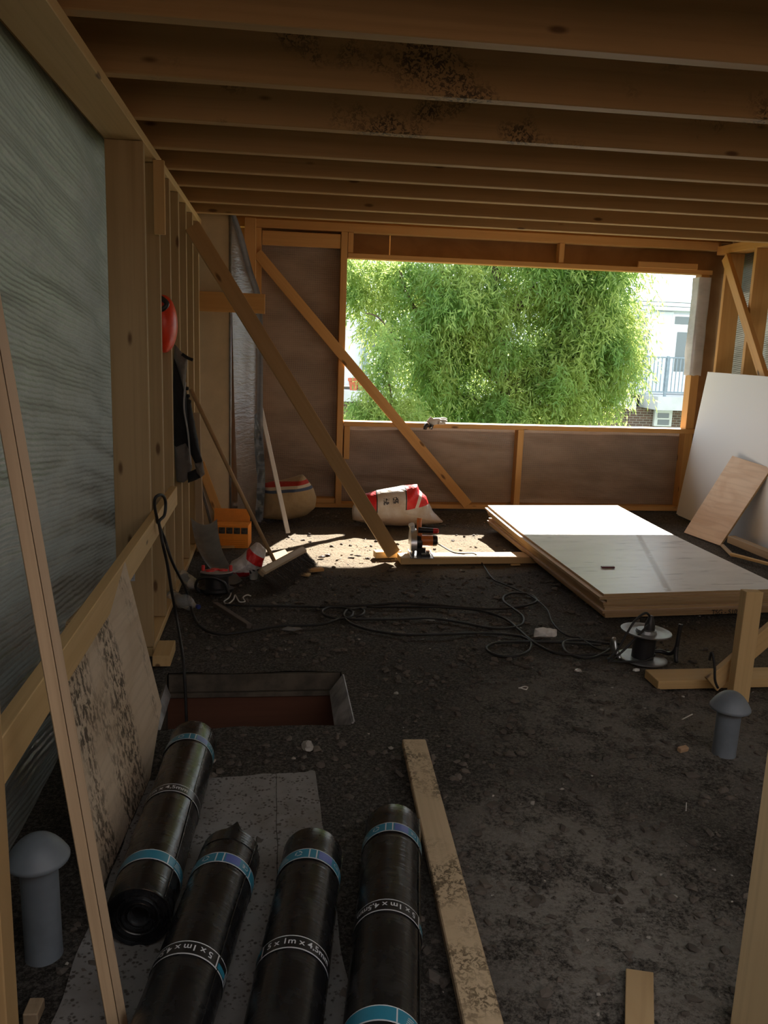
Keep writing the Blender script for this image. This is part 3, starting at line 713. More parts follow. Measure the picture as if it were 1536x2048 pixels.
foliage('foliage', clumps+[b[:6]+(b[3]*b[5]*1.1,) for b in blobs], 9500, tree, per=13, ll=.125, seed=3)
def limb(pts, r0, r1, name='branch'):
    P = catmull([V(*p) if not isinstance(p, Vector) else p for p in pts], 6)
    P = [p+V(noise.noise(p*1.7), 0, noise.noise(p*1.7+V(5, 5, 5)))*0.05 for p in P]
    mk(name, tube(P, [r0+(r1-r0)*i/(len(P)-1) for i in range(len(P))], 7), BARK, tree, smooth=True)
limb([tbase, T(1000, 900), T(1010, 800)], .26, .17, 'trunk')
limb([T(1010, 800), T(1000, 700), T(985, 600), T(1000, 500), T(1010, 420)], .15, .05)
limb([T(1010, 790), T(1060, 745), T(1110, 695), T(1135, 640), T(1160, 560)], .10, .03)
limb([T(1005, 760), T(930, 705), T(870, 670), T(820, 600), T(800, 540)], .09, .02)
limb([T(1000, 720), T(960, 640), T(900, 570), T(870, 500)], .07, .02)
limb([T(990, 640), T(1050, 600), T(1080, 520), T(1130, 450)], .07, .02)
limb([T(1010, 810), T(900, 780), T(830, 720), T(790, 690)], .06, .015)
limb([T(1060, 750), T(1150, 760), T(1220, 740)], .05, .015)
limb([T(800, 690, -.3), T(760, 640, -.3), T(728, 628, -.3)], .02, .008)
shr = thing('green_shrub', V(T(735, 800).x, YT-1.5, -6.2), 'yellow green shrub growing in the lower left corner of the window view', 'shrub')
S_ = lambda x, y: py(x, y, YT-1.5)
def sblob(x, y, rx, rz, ry=.4): c = S_(x, y); s = (YT-1.5)/FPX; return (c.x, c.y, c.z, rx*s, ry, rz*s)
foliage('foliage', [sblob(745, 835, 48, 50), sblob(790, 850, 60, 60), sblob(758, 745, 18, 55, .2), sblob(770, 700, 16, 60, .2), sblob(735, 775, 14, 30, .15)], 900, shr, per=13, seed=9)
for pts in ([(750, 900), (748, 830), (757, 760)], [(790, 900), (785, 820), (772, 720)]):
    mk('stem', tube(catmull([V(S_(pts[0][0], 900).x, YT-1.5, -6.2)]+[S_(*p) for p in pts], 5), .02, 6), BARK, shr, smooth=True)
# ================================================================== THINGS
# ---- braces
def brace(label, p0, p1, w, t, n, mat, name='diagonal_brace'):
    return board(name, p0, p1, w, t, n, mat, label=label, cat='timber brace')
brace('long diagonal timber brace from the left studs down to the block beside the saw', (-.572, 5.86, 2.30), (0.865, 6.10, 0.05), 0.105, 0.045, (0.1, -1, 0.1), SPRUCE_JOIST)
brace('orange diagonal brace nailed across the left side of the far window opening', (-.21, YF-.025, 2.36), (1.87, YF-.03, 0.05), 0.095, 0.035, (0, -1, 0), SPRUCE_WARM)
brace('steep timber brace on the right wall above the white boards', (XR-.028, 7.84, 2.50), (XR-.028, 6.65, 1.03), 0.095, 0.045, (-1, 0, 0), SPRUCE_WARM)
board('crosspiece', (-.70, CY-.018, 1.875), (-.118, CY-.018, 1.872), 0.155, 0.032, (0, -1, 0), SPRUCE_WARM, label='short wide orange board nailed level across the cream corner panel', cat='board')

# ---- bitumen rolls
def m_bitumen():
    k = NT('bitumen_felt'); p = k.obj(); r1 = k.noise(k.map(p, (2.5, 120, 2.5)), 1.0, 3, 0.6); r2 = k.noise(p, 14.0, 3, 0.6); r3 = k.noise(k.map(p, (9, 3, 9)), 1.0, 3)
    c = k.mix(k.ss(r2, 0.4, 0.75), (0.010, 0.010, 0.011), (0.020, 0.020, 0.021))
    dust = k.math('MULTIPLY', k.ss(k.noise(p, 5.0, 5, 0.7), 0.55, 0.75), 0.10)
    c = k.mix(dust, c, (0.045, 0.047, 0.052))
    ro = k.math('ADD', 0.16, k.math('MULTIPLY', r2, 0.22))
    return k.done(c, ro, k.bump(r3, 0.22, 0.02, k.bump(r1, 0.22, 0.003)), spec=0.55)
BITU = m_bitumen()
TEAL = m_plain('teal_label', (0.025, 0.20, 0.30), 0.35, var=0.1); LBLK = m_plain('black_label', (0.012, 0.012, 0.013), 0.3); LWHT = m_plain('white_label', (0.62, 0.64, 0.66), 0.35); LBLU = m_plain('blue_label', (0.10, 0.14, 0.42), 0.35)
RR = 0.088
def arc(a0, a1, y0, y1, r, vf):
    vsx, fsx, mi = vf[0]; m = vf[1]; n = max(2, int(abs(a1-a0)/0.10)); b = len(vsx)
    for i in range(n+1):
        a = a0+(a1-a0)*i/n
        for y in (y0, y1):
            vsx.append(V(r*math.sin(a), y, r*math.cos(a)))
    for i in range(n): fsx.append((b+2*i, b+2*i+1, b+2*i+3, b+2*i+2)); mi.append(m)
def bent_text(s, size, a_c, y_c, flip, r):
    """lettering wrapped on the roll: reads along the circumference"""
    v, f = text_vf(s, size); out = []
    for (x, y, z) in v:
        if flip: x, y = -x, -y
        a = a_c + x/r; out.append(V(r*math.sin(a), y_c+y, r*math.cos(a)))
    return out, f
def roll(label, far, near, flip, a_txt, spin, seedv, flap=False):
    """far, near: points of the axis; bands sit at fixed shares of the length"""
    far, near = Vector(far), Vector(near); d = (far-near).normalized(); L = 1.0
    y = d; z = V(0, 0, 1); z = (z-y*z.dot(y)).normalized(); x = y.cross(z)
    M = Matrix((x, y, z)).transposed().to_4x4(); M.translation = far - d*L
    root = bpy.data.objects.new('bitumen_roll', None); root.empty_display_size = .05
    finish(root, M, None); tag(root, label, 'roofing roll', 'rolls of black bitumen felt in the foreground')
    prof = [(0.0, .05), (.020, .05), (.024, .004)]
    k = 9
    for i in range(k):
        r = .026+(RR-.030)*i/(k-1); prof += [(r, .002+.006*(i % 2)), (r+.003, -.004+.004*math.sin(i*2.1))]
    prof += [(RR-.001, .003), (RR, .014)] + [(RR, .05+.9*i/14) for i in range(15)] + [(RR, L-.012), (RR-.003, L-.003), (RR-.012, L), (.024, L-.002), (.020, L-.05), (0, L-.05)]
    vsx, fsx, mi = lathe(prof, 56)
    for v in vsx:
        rr = math.hypot(v.x, v.y)
        if rr > .08:
            a = math.atan2(v.x, v.y); w = 1+.012*noise.noise(V(math.cos(a)*1.2+seedv, math.sin(a)*1.2, v.z*3))
            v.x *= w; v.y *= w
        v.x += (.006*noise.noise(V(seedv, v.z*2.2, 1))); sq = .003*noise.noise(V(seedv+9, v.z*2, 2)); v.y += sq
    R90 = Matrix.Rotation(math.radians(-90), 4, 'X')
    vsx = [R90 @ v for v in vsx]
    # Rx(-90): (x,y,z)->(x,z,-y): lathe height becomes +y
    body = mk('roll_body', (vsx, fsx), BITU, root, matrix=M.copy(), smooth=True, flat_angle=50)
    seam = []
    for t in np.linspace(0.0, 1.0, 24): seam.append(V((RR+.001)*math.sin(a_txt+1.25+.03*math.sin(t*7)), t*L, (RR+.001)*math.cos(a_txt+1.25+.03*math.sin(t*7))))
    mk('overlap_seam', tube(seam, .0022, 5), BITU, root, matrix=M.copy(), smooth=True)
    if flap:
        fv = []; n = 14
        for i in range(n+1):
            a = -1.15+2.3*i/n; up = .020*math.exp(-((a-.15)/.14)**2); fv += [V((RR+.002)*math.sin(a), L-.05, (RR+.002)*math.cos(a)), V((RR+up*.6)*math.sin(a), L+.004+up*.5, (RR+up)*math.cos(a))]
        mk('film_flap', (fv, [(2*i, 2*i+1, 2*i+3, 2*i+2) for i in range(n)]), BITU, root, matrix=M.copy(), smooth=True)
    for bi, yc in enumerate((.14, .50, .86)):
        mid = bi == 1; h = .0225; buf = ([], [], []); rb = RR+.0022; rt_ = rb+.0006
        arc(-math.pi, math.pi, yc-h, yc+h, rb, (buf, 1))
        inner = h-.0035
        if mid:
            arc(-math.pi, math.pi, yc-inner, yc+inner, rt_, (buf, 2))
            s = -1 if flip else 1
            for (a0, a1, m_) in ((-1.22, -1.17, 1), (-1.17, -.72+(-.45), 0)): pass
            e = a_txt - s*1.16
            arc(e-.02, e+.02, yc-inner, yc+inner, rt_+.0004, (buf, 1))
            lo, hi = sorted((e-s*.05, e-s*.45)); arc(lo, hi, yc if not flip else yc-inner+.002, yc+inner-.002 if not flip else yc, rt_+.0004, (buf, 0))
            arc(e-s*.50-.015, e-s*.50+.015, yc-inner, yc+inner, rt_+.0004, (buf, 1)); arc(e-s*.60-.015, e-s*.60+.015, yc-inner, yc+inner, rt_+.0004, (buf, 1))
        else:
            arc(-math.pi, math.pi, yc-inner, yc+inner, rt_, (buf, 0)); o = spin + (1.9 if bi == 0 else 0)
            for a in (-.28, -.05, .95, 1.9, 2.15, -1.6): arc(o+a-.018, o+a+.018, yc-inner, yc+inner, rt_+.0004, (buf, 1))
            arc(o+.02, o+.5, yc-inner+.002, yc+inner-.002, rt_+.0004, (buf, 3))
            for q in range(4): arc(o-1.35+.02*q, o-.95-.05*q, yc-.010+.006*q, yc-.008+.006*q, rt_+.0004, (buf, 1))
        lb = mk('label_band', buf, [TEAL, LWHT, LBLK, LBLU], root, matrix=M.copy(), smooth=True)
        parts = []
        if mid: parts.append(bent_text('5 x 1m x 4,5mm', .027, a_txt, yc, flip, rt_+.0009))
        else:
            fl_ = (not flip) if bi == 0 else flip
            parts.append(bent_text('CE', .019, o+.72, yc, fl_, rt_+.0009))
            # recycling mark: three bent arrows
            for q in range(3):
                pts = []; a0 = q*2*math.pi/3
                for (rr_, da) in ((.0095, 0), (.0095, .7), (.0095, 1.3)): pts.append((rr_*math.cos(a0+da), rr_*math.sin(a0+da)))
                vv = []; 
                for (u, w_) in pts:
                    n_ = math.hypot(u, w_)
                    for sgn in (-.0016, .0016): vv.append(V((rt_+.0009)*math.sin(o-.62+(u+u/n_*sgn)/rt_), yc+w_+w_/n_*sgn, (rt_+.0009)*math.cos(o-.62+(u+u/n_*sgn)/rt_)))
                hd = a0+1.3; tip = (.0095*math.cos(hd+.45), .0095*math.sin(hd+.45)); l_ = (.0055*math.cos(hd), .0055*math.sin(hd)); r_ = (.0135*math.cos(hd), .0135*math.sin(hd)); bq = len(vv)
                for (u, w_) in (tip, l_, r_): vv.append(V((rt_+.0009)*math.sin(o-.62+u/rt_), yc+w_, (rt_+.0009)*math.cos(o-.62+u/rt_)))
                parts.append((vv, [(0, 1, 3, 2), (2, 3, 5, 4), (bq, bq+1, bq+2)]))
        mk('lettering', join(*parts)[:2], LWHT, lb, matrix=M.copy(), kind='stuff')
    return root
def ax(far, near):
    a, b = fl(*far, RR), fl(*near, RR); return a, b
f1, n1 = ax((388, 1482), (262, 1880)); roll('black bitumen roll farthest left against the leaning sheet, its open spiral end showing', f1, n1, False, -.35, .35, 1.0)
f2, n2 = ax((462, 1712), (365, 1990)); roll('black bitumen roll second from the left with a pinched fold at its far end', f2, n2, True, -.25, .15, 4.0, flap=True)
f3, n3 = ax((627, 1705), (582, 1960)); roll('black bitumen roll third from the left, lettering upright, lying mostly on grey felt', f3, n3, False, .25, .30, 8.0)
f4, n4 = ax((786, 1655), (770, 1960)); roll('black bitumen roll farthest right beside the muddy plank', f4, n4, True, -.10, .05, 12.0)

# ---- grey felt under the rolls
def m_felt():
    k = NT('grey_felt'); p = k.geo(); n = k.noise(p, 4.0, 4, 0.6); s = k.voro(p, 75.0); d = k.noise(p, 26.0, 4, 0.7)
    c = k.mix(k.ss(n, 0.35, 0.7), (0.25, 0.24, 0.23), (0.17, 0.158, 0.143))
    sp = k.math('MULTIPLY', k.ss(d, 0.46, 0.56), k.math('SUBTRACT', 1.0, k.ss(s, 0.25, 0.5)))
    c = k.mix(k.math('MULTIPLY', sp, 0.85), c, (0.045, 0.034, 0.026)); c = k.mix(k.math('MULTIPLY', k.ss(k.noise(p, 3.0, 3), 0.55, 0.7), 0.5), c, (0.15, 0.12, 0.09))
    return k.done(c, 0.85, k.bump(d, 0.2, 0.004), spec=0.25)
FELT = m_felt()
def sheet_on_floor(name, poly_px, z, nu, nv, mat, amp, **kw):
    a, b, c, d = [fl(*p, z) for p in poly_px]; vsx, fsx = [], []
    for j in range(nv):
        for i in range(nu):
            u, v = i/(nu-1), j/(nv-1); p = a.lerp(b, u).lerp(d.lerp(c, u), v)
            e = 1-min(1, 6*min(u, 1-u, v, 1-v)); p = p+V(.012*noise.noise(V(v*6, 1, 0))*(abs(u-.5) > .49), .018*noise.noise(V(u*5, 7, 0))*(v > .98), abs(amp*noise.noise(V(p.x*4, p.y*4, 2)))+.006*e*max(0, noise.noise(V(p.x*3, p.y*3, 9))))
            vsx.append(p)
    for j in range(nv-1):
        for i in range(nu-1): fsx.append((j*nu+i, j*nu+i+1, (j+1)*nu+i+1, (j+1)*nu+i))
    return mk(name, (vsx, fsx), mat, smooth=True, **kw)
sheet_on_floor('felt_strip', [(88, 2075), (560, 2075), (552, 1549), (298, 1562)], .0015, 20, 40, FELT, .0025, label='grey mud-flecked felt strip under the two left rolls, running to the leaning sheet', cat='felt')
sheet_on_floor('felt_strip', [(561, 2075), (712, 2075), (630, 1543), (553, 1548)], .0035, 16, 40, FELT, .0025, label='grey felt strip with a clean right edge under the third roll', cat='felt')

# ---- leaning sheet of dirty plywood
cor = [V(-.585, 2.16, .635), V(-.50, 2.02, .004), V(-.452, 2.93, .004), V(-.487, 3.30, .03), V(-.585, 3.50, .655)]
pl = [V(-.50, 2.27, .004), V(-.455, 2.93, .004), V(-.462, 3.27, .13), V(-.578, 3.235, .742), V(-.578, 2.56, .742), V(-.566, 2.40, .66)]
nrm_ = (pl[3]-pl[0]).cross(pl[1]-pl[0]); o0 = pl[0]; nrm_.normalize()
pl = [p-nrm_*(p-o0).dot(nrm_) for p in pl]
if nrm_.x < 0: nrm_ = -nrm_
slab('plywood_sheet', pl, .018, PLY_DIRTY, edge_mat=PLY_EDGE, label='muddy plywood sheet with boot marks leaning against the left rail', cat='plywood')
# narrow plywood strip leaning up in front of it
a_, b_ = fl(236, 2110), px(-2, 775, -.548); u_ = (b_-a_).normalized()
lath = thing('plywood_strip', a_, 'narrow layered plywood strip leaning in the left foreground, rising out of the frame', 'timber')
n_ = V(.35, -1, .15)
board('face_strip', a_, b_+u_*.25, .024, .030, n_, m_wood('ply_strip_face', (0.50, 0.36, 0.22), (0.28, 0.18, 0.10), knots=.01), lath, bev=.001)
sdv = frame(u_, n_).col[1]
if sdv.x < 0: sdv = -sdv
board('back_strip', a_+sdv*.021+V(0, .004, 0), b_+u_*.25+sdv*.021+V(0, .004, 0), .018, .030, n_, SPRUCE_GREY, lath, bev=.001)

# ---- vent pipes
def vent(label, base, h, r, rc, hc, tilt):
    t = thing('vent_pipe', base, label, 'vent pipe', 'grey roof vent pipes')
    M = Matrix.Translation(base) @ Matrix.Rotation(tilt, 4, 'Y')
    mk('pipe', lathe([(r*1.02, -.01), (r, .01), (r, h), (r*.8, h), (r*.8, h-.03), (0, h-.03)], 40, M), PVC, t, smooth=True, flat_angle=45)
    prof = [(r*.98, h-.006), (rc*.97, h-.020), (rc, h-.016), (rc*1.0, h-.010)] + [(rc*q, h-.010+hc*(1-q**2.3)) for q in np.linspace(.98, .03, 14)] + [(0, h-.010+hc)]
    mk('cap', lathe(prof, 44, M), PVC, t, smooth=True, flat_angle=50)
    return t
vent('grey plastic vent pipe with a mushroom cap standing alone at the right', fl(1455, 1512)+V(0, .03, 0), .212, .047, .080, .066, .02)
vent('grey plastic vent pipe with a wide cap behind the leaning strip in the left corner', fl(84, 1915)+V(0, .02, 0), .290, .047, .078, .060, -.01)

# ---- stack of plywood sheets
SNL, SFL = V(1.965, 4.70, 0), V(1.845, 7.10, 0); sd_ = (SFL-SNL).normalized(); sw_ = V(sd_.y, -sd_.x, 0)
def m_top():
    k = NT('pale_board_face'); p = k.obj(); n = k.noise(k.map(p, (1.6, 5, 1)), 1.0, 4, 0.65, 0.8); f = k.noise(k.map(p, (3, 16, 1)), 1.0, 4, 0.65)
    c = k.mix(k.ss(n, 0.35, 0.7), (0.78, 0.77, 0.755), (0.68, 0.67, 0.655)); c = k.mix(k.math('MULTIPLY', k.ss(f, 0.56, 0.70), 0.65), c, (0.30, 0.29, 0.285))
    s = k.sep(p)
    # a brown stain trodden across the sheet
    l = k.math('ABSOLUTE', k.math('SUBTRACT', s[0], k.math('ADD', 0.235, k.math('MULTIPLY', s[1], 0.352))))
    on = k.band(s[1], -1.20, 0.75)
    c = k.mix(k.math('MULTIPLY', k.math('MULTIPLY', on, k.math('SUBTRACT', 1.0, k.ss(l, 0.008, 0.034))), k.ss(k.noise(p, 9.0, 5, .7), 0.30, 0.46)), c, (0.30, 0.20, 0.10))
    return k.done(c, 0.34, k.bump(f, 0.05, 0.002), spec=0.6)
TOP = m_top()
ORD = ['topmost', 'second from the top', 'third from the top', 'fourth from the top', 'fifth from the top', 'fifth from the bottom', 'fourth from the bottom', 'third from the bottom', 'second from the bottom', 'lowest']
NS = 9; ST = .0172
sheets = []
for i in range(NS):
    vsx, fsx, mi = [], [], []; nx, ny = 7, 25; jx = .012*math.sin(i*2.3)+(-.030 if i == NS-2 else 0)+(.0 if i else .02); jy = .012*math.cos(i*1.7)+(-.012 if i == NS-2 else 0)
    for s in (0, 1):
        for b in range(ny):
            for a in range(nx):
                u = 1.22*a/(nx-1)-.61; w = 2.44*b/(ny-1)-1.22; t = w+1.22
                z = .004+.0165*t+i*ST+(i > 3)*.020*max(0, (t-1.0)/1.44)**1.7*(1 if a < 99 else 0)+(i > 0)*.0012*i*max(0, t-1.6) + ST*.93*s
                z += .010*(u+.61)*(t < 9)*(1-t/2.44)
                vsx.append(V(u+jx, w+jy, z))
    N = nx*ny; idx = lambda s, a, b: s*N+b*nx+a
    for b in range(ny-1):
        for a in range(nx-1):
            fsx.append((idx(1, a, b), idx(1, a+1, b), idx(1, a+1, b+1), idx(1, a, b+1))); mi.append(0); fsx.append((idx(0, a, b), idx(0, a, b+1), idx(0, a+1, b+1), idx(0, a+1, b))); mi.append(0)
    for b in range(ny-1):
        fsx.append((idx(0, 0, b), idx(1, 0, b), idx(1, 0, b+1), idx(0, 0, b+1))); fsx.append((idx(0, nx-1, b), idx(0, nx-1, b+1), idx(1, nx-1, b+1), idx(1, nx-1, b))); mi += [1, 1]
    for a in range(nx-1):
        fsx.append((idx(0, a, 0), idx(0, a+1, 0), idx(1, a+1, 0), idx(1, a, 0))); fsx.append((idx(0, a, ny-1), idx(1, a, ny-1), idx(1, a+1, ny-1), idx(0, a+1, ny-1))); mi += [1, 1]
    M = frame(sw_, (0, 0, 1)).to_4x4(); M.translation = SNL+sd_*1.22+sw_*.61
    q = NS-1-i
    nm = ['topmost plywood sheet of the stack, pale face with a brown stain'] + ['plywood sheet %s in the stack beside the reel' % w for w in ('second from the top', 'third from the top', 'fourth from the top', 'in the very middle', 'fourth from the bottom', 'third from the bottom', 'second from the bottom')] + ['lowest plywood sheet of the stack, lying over the floor timber']
    nm = nm[q]
    sheets.append(mk('plywood_sheet', (vsx, fsx, mi), [TOP if q == 0 else PLY, m_edge('sheet_edge', (0.50-.03*(i % 3), 0.33-.025*(i % 3), 0.17), (0.30, 0.19, 0.09)) if i < 3 else PLY_EDGE], matrix=M, label=nm, cat='plywood', group='plywood sheets in the stack'))
v, f = text_vf('TSG - S102', .042)
Mt = frame(sw_, -sd_).to_4x4(); Mt.translation = SNL+sw_*.80-sd_*.020+V(0, 0, .034)
mk('stencil', ([V(*q) for q in v], f), BLACK, sheets[1], matrix=Mt)
def stz(t): return .004+.0165*t+NS*ST+.0012*8*max(0, t-1.6)+.020*max(0, (t-1)/1.44)**1.7
pe = fl(1216, 1130, .19); prism = lathe([(0, -.0875), (.0042, -.0875), (.0042, .075), (.0015, .0875), (0, .0875)], 6, Matrix.Translation((pe.x, pe.y, stz(.5)+.010)) @ Matrix.Rotation(math.radians(90), 4, 'Y'), mats=[0, 0, 1, 1])
mk('carpenter_pencil', join(boxvf((pe.x-.045, pe.y-.011, stz(.6)+.003), (pe.x+.045, pe.y+.011, stz(.6)+.012))), m_plain('dark_red', (0.11, 0.008, 0.02), 0.45), label='small dark red carpenter pencil block lying on the plywood stack', cat='pencil')

# ---- boards against the right wall
W1 = NT('white_board'); W1m = W1.done((0.76, 0.77, 0.78), 0.55, spec=0.3)
GYP = m_plain('board_edge', (0.55, 0.52, 0.47), 0.8)
slab('plasterboard', [V(3.985, 7.90, .004), V(3.985, 5.45, .004), V(4.115, 5.40, 1.43), V(4.115, 7.82, 1.43)], .0125, W1m, edge_mat=GYP, label='front white plasterboard leaning on the right wall, plywood offcut propped on it', cat='board')
slab('plasterboard', [V(4.002, 7.96, .004), V(4.002, 5.50, .004), V(4.132, 5.45, 1.43), V(4.132, 7.88, 1.43)], .0125, W1m, edge_mat=GYP, label='rear white plasterboard showing only as a sliver of edge behind the front one', cat='board')
slab('plywood_offcut', [V(3.66, 7.10, .004), V(3.74, 6.60, .004), V(4.055, 6.50, .69), V(3.985, 7.00, .725)], .018, PLY, edge_mat=PLY_EDGE, label='pinkish plywood offcut leaning against the white plasterboard beside the stack', cat='plywood')
def ob(label, a, b, w, t, n, mat=SPRUCE_GREY, name='timber_offcut', **kw): return board(name, a, b, w, t, n, mat, label=label, cat='timber', **kw)
ob('thick timber offcut lying at the foot of the right wall boards', fl(1462, 1078, .07), fl(1545, 1112, .07), .07, .06, (0, 0, 1), SPRUCE_GREY)
ob('thin pale batten on the floor between the stack and the thick offcut', fl(1462, 1108, .03), fl(1560, 1134, .03), .035, .02, (0, 0, 1), SPRUCE)
ob('short grey lath slanting against the leaning plywood offcut foot', fl(1444, 1090, .02), fl(1466, 1112, .02), .03, .018, (0, 0, 1), SPRUCE_GREY)

# ---- timber with the saw
ob('sunlit timber beam lying on the floor under the circular saw', (0.90, 6.04, .0265), (2.35, 6.10, .0265), .16, .05, (0, 0, 1), SPRUCE, name='timber_beam')
ob('short sunlit wooden block under the foot of the long brace', (.73, 6.17, .0265), (.93, 6.20, .0265), .075, .05, (0, 0, 1), SPRUCE, name='timber_block')
saw = thing('circular_saw', (1.04, 6.04, .052), 'orange and black circular saw standing on the sunlit timber', 'power saw', rz=-.06)
sM = WM[saw.name]
def sp_(name, vf, mat, parent=saw, smooth=True, fa=40): return mk(name, place(vf, sM), mat, parent, smooth=smooth, flat_angle=fa)
sp_('base_plate', join(boxvf((-.065, -.10, 0), (.11, .13, .006)), boxvf((-.065, -.10, .006), (-.058, .13, .016)), boxvf((.103, -.10, .006), (.11, .13, .014))), STEEL, smooth=False)
def disc(x0, x1, r, cz, a0, a1, n=28, cy=.02, rin=0.0):
    v, f = [], []
    for xx in (x0, x1):
        for i in range(n+1):
            a = a0+(a1-a0)*i/n; v.append(V(xx, cy+r*math.cos(a), cz+r*math.sin(a)))
        v.append(V(xx, cy, cz))
    m = n+2
    for i in range(n): f.append((i, i+1, m+i+1, m+i)); f.append((i+1, i, n+1)); f.append((m+i, m+i+1, m+n+1))
    f.append((0, m, m+n+1, n+1)); f.append((n, n+1, m+n+1, m+n)); return v, f
sp_('blade_guard', disc(-.062, -.018, .115, .085, -.25, math.pi+.25), STEEL, fa=30)
sp_('guard_nozzle', tube([V(-.045, .0, .18), V(-.052, -.01, .215), V(-.060, -.02, .240)], [.022, .020, .024], 14), WHITE)
sp_('lower_guard', disc(-.05, -.03, .095, .08, math.pi, 2*math.pi, cy=.02), STEEL_DULL, fa=30)
sp_('gear_housing', place(lathe([(0, 0), (.050, 0), (.052, .01), (.045, .045), (0, .045)], 24), Matrix.Translation((-.018, .0, .10)) @ Matrix.Rotation(math.radians(90), 4, 'Y')), BLACK)
mot = sp_('motor', place(lathe([(0, 0), (.040, 0), (.042, .012), (.042, .085), (.040, .09)], 28), Matrix.Translation((.018, .0, .115)) @ Matrix.Rotation(math.radians(90), 4, 'Y')), ORANGE)
sp_('motor_cap', place(lathe([(.041, 0), (.042, .004), (.041, .028), (.034, .036), (0, .038)], 28), Matrix.Translation((.105, .0, .115)) @ Matrix.Rotation(math.radians(90), 4, 'Y')), BLACK)
sp_('upright_grip', tube(catmull([V(.012, .02, .14), V(.006, .03, .20), V(.004, .04, .245), V(.006, .045, .275)], 5), [.020]*8+[.018]*8, 12) if False else tube(catmull([V(.012, .02, .14), V(.006, .03, .20), V(.004, .04, .245), V(.006, .045, .275)], 5), .018, 12), ORANGE)
sp_('handle', join(tube([V(-.005, -.01, .197), V(.02, -.012, .196), V(.07, -.014, .195), V(.105, -.014, .194)], [.020, .022, .021, .019], 14)), BLACK)
sp_('handle_tip', tube([V(.104, -.014, .194), V(.14, -.015, .193), V(.146, -.015, .193)], [.0195, .019, .012], 14), RED)
sp_('depth_bracket', join(boxvf((-.015, -.06, .006), (.05, -.035, .07)), boxvf((.02, -.08, .006), (.085, -.05, .03))), BLACK, smooth=False)
sp_('clamp_knob', join(tube([V(.065, -.07, .03), V(.065, -.07, .055)], .016, 12), tube([V(.02, -.075, .03), V(.05, -.085, .035)], .009, 8)), STEEL)

# ---- rubble bag
def m_bag():
    k = NT('rubble_bag_print'); p = k.obj(); s = k.sep(p)
    q = k.math('SUBTRACT', s[2], k.math('MULTIPLY', s[0], 0.16))
    c = k.mix(k.ss(k.noise(p, 9, 4), 0.35, 0.7), (0.62, 0.60, 0.60), (0.52, 0.45, 0.39))
    low = k.math('SUBTRACT', 1.0, k.ss(s[2], 0.06, 0.15)); c = k.mix(k.math('MULTIPLY', low, .8), c, (0.44, 0.31, 0.22))
    top = k.math('GREATER_THAN', q, 0.165); red1 = k.band(s[0], -0.34, -0.205); red2 = k.band(s[0], 0.055, 0.30)
    c = k.mix(k.math('MULTIPLY', top, red1), c, (0.72, 0.025, 0.03)); c = k.mix(k.math('MULTIPLY', top, red2), c, (0.72, 0.025, 0.03))
    for x in (-0.205, 0.050): c = k.mix(k.math('MULTIPLY', top, k.band(s[0], x-.006, x+.004)), c, (0.03, 0.03, 0.03))
    sw = k.math('ABSOLUTE', k.math('SUBTRACT', s[0], k.math('ADD', .08, k.math('MULTIPLY', s[2], .35))))
    c = k.mix(k.math('MULTIPLY', k.math('MULTIPLY', top, red2), k.math('LESS_THAN', sw, .016)), c, (0.75, 0.68, 0.68))
    t = k.math('MULTIPLY', k.band(q, .235, .29), k.math('MAXIMUM', k.band(s[0], -.15, -.10), k.band(s[0], -.07, -.02)))
    c = k.mix(k.math('MULTIPLY', t, k.ss(k.noise(k.map(p, (1, 1, 1)), 60, 2), .47, .53)), c, (0.06, 0.06, 0.07))
    return k.done(c, 0.38, k.bump(k.noise(p, 11, 4, .6), .5, .03), spec=.5)
YBG = 7.30
def outl(pts, Y): 
    return [(py(x, y, Y).x, py(x, y, Y).z) for x, y in pts]
oB = outl([(705, 1048), (703, 1025), (716, 1004), (727, 997), (760, 988), (800, 981), (834, 977), (838, 988), (851, 1000), (858, 1015), (866, 1032), (887, 1053), (860, 1057), (800, 1060), (740, 1058)], YBG)
zmin = min(p[1] for p in oB); oB = [(x, z-zmin+.002) for x, z in oB]
vf = puff(oB, .155, 10, 72, .014, 9.0, 2.0, power=.55)
mk('rubble_bag', ([v+V(0, YBG, 0) for v in vf[0]], vf[1]), m_bag(), smooth=True, label='white plastic rubble bag with red printed corners slumped under the window', cat='bag', origin=(sum(p[0] for p in oB)/len(oB), YBG, 0))

# ---- big woven sack
def m_sack():
    k = NT('woven_sack'); p = k.obj(); s = k.sep(p); q = k.math('SUBTRACT', s[2], k.math('MULTIPLY', s[0], .10))
    c = k.mix(k.ss(k.noise(p, 6, 4), .35, .7), (0.40, 0.30, 0.18), (0.32, 0.235, 0.14)); c = k.mix(k.band(q, .285, .31), c, (0.07, 0.10, 0.17)); c = k.mix(k.band(q, .31, .335), c, (0.55, .48, .38)); c = k.mix(k.band(q, .335, .37), c, (0.38, 0.04, 0.03))
    return k.done(c, .8, k.bump(k.noise(p, 7, 4), .5, .04, k.bump(k.wave(p, 70.0, 0, 0, 'Z'), .1, .003)), spec=.2)
YSK = 7.50
oS = outl([(520, 1052), (524, 1010), (527, 985), (545, 980), (575, 975), (605, 966), (613, 975), (626, 992), (633, 1012), (630, 1032), (612, 1047), (570, 1057)], YSK)
zmin = min(p[1] for p in oS); oS = [(x, z-zmin+.002) for x, z in oS]
vf = puff(oS, .19, 10, 64, .014, 7.0, 6.0, power=.5)
sk = mk('woven_sack', ([v+V(0, YSK, 0) for v in vf[0]], vf[1]), m_sack(), smooth=True, label='beige woven sack with blue and red stripes, full and open beside the corner', cat='sack', origin=(sum(p[0] for p in oS)/len(oS), YSK, 0))
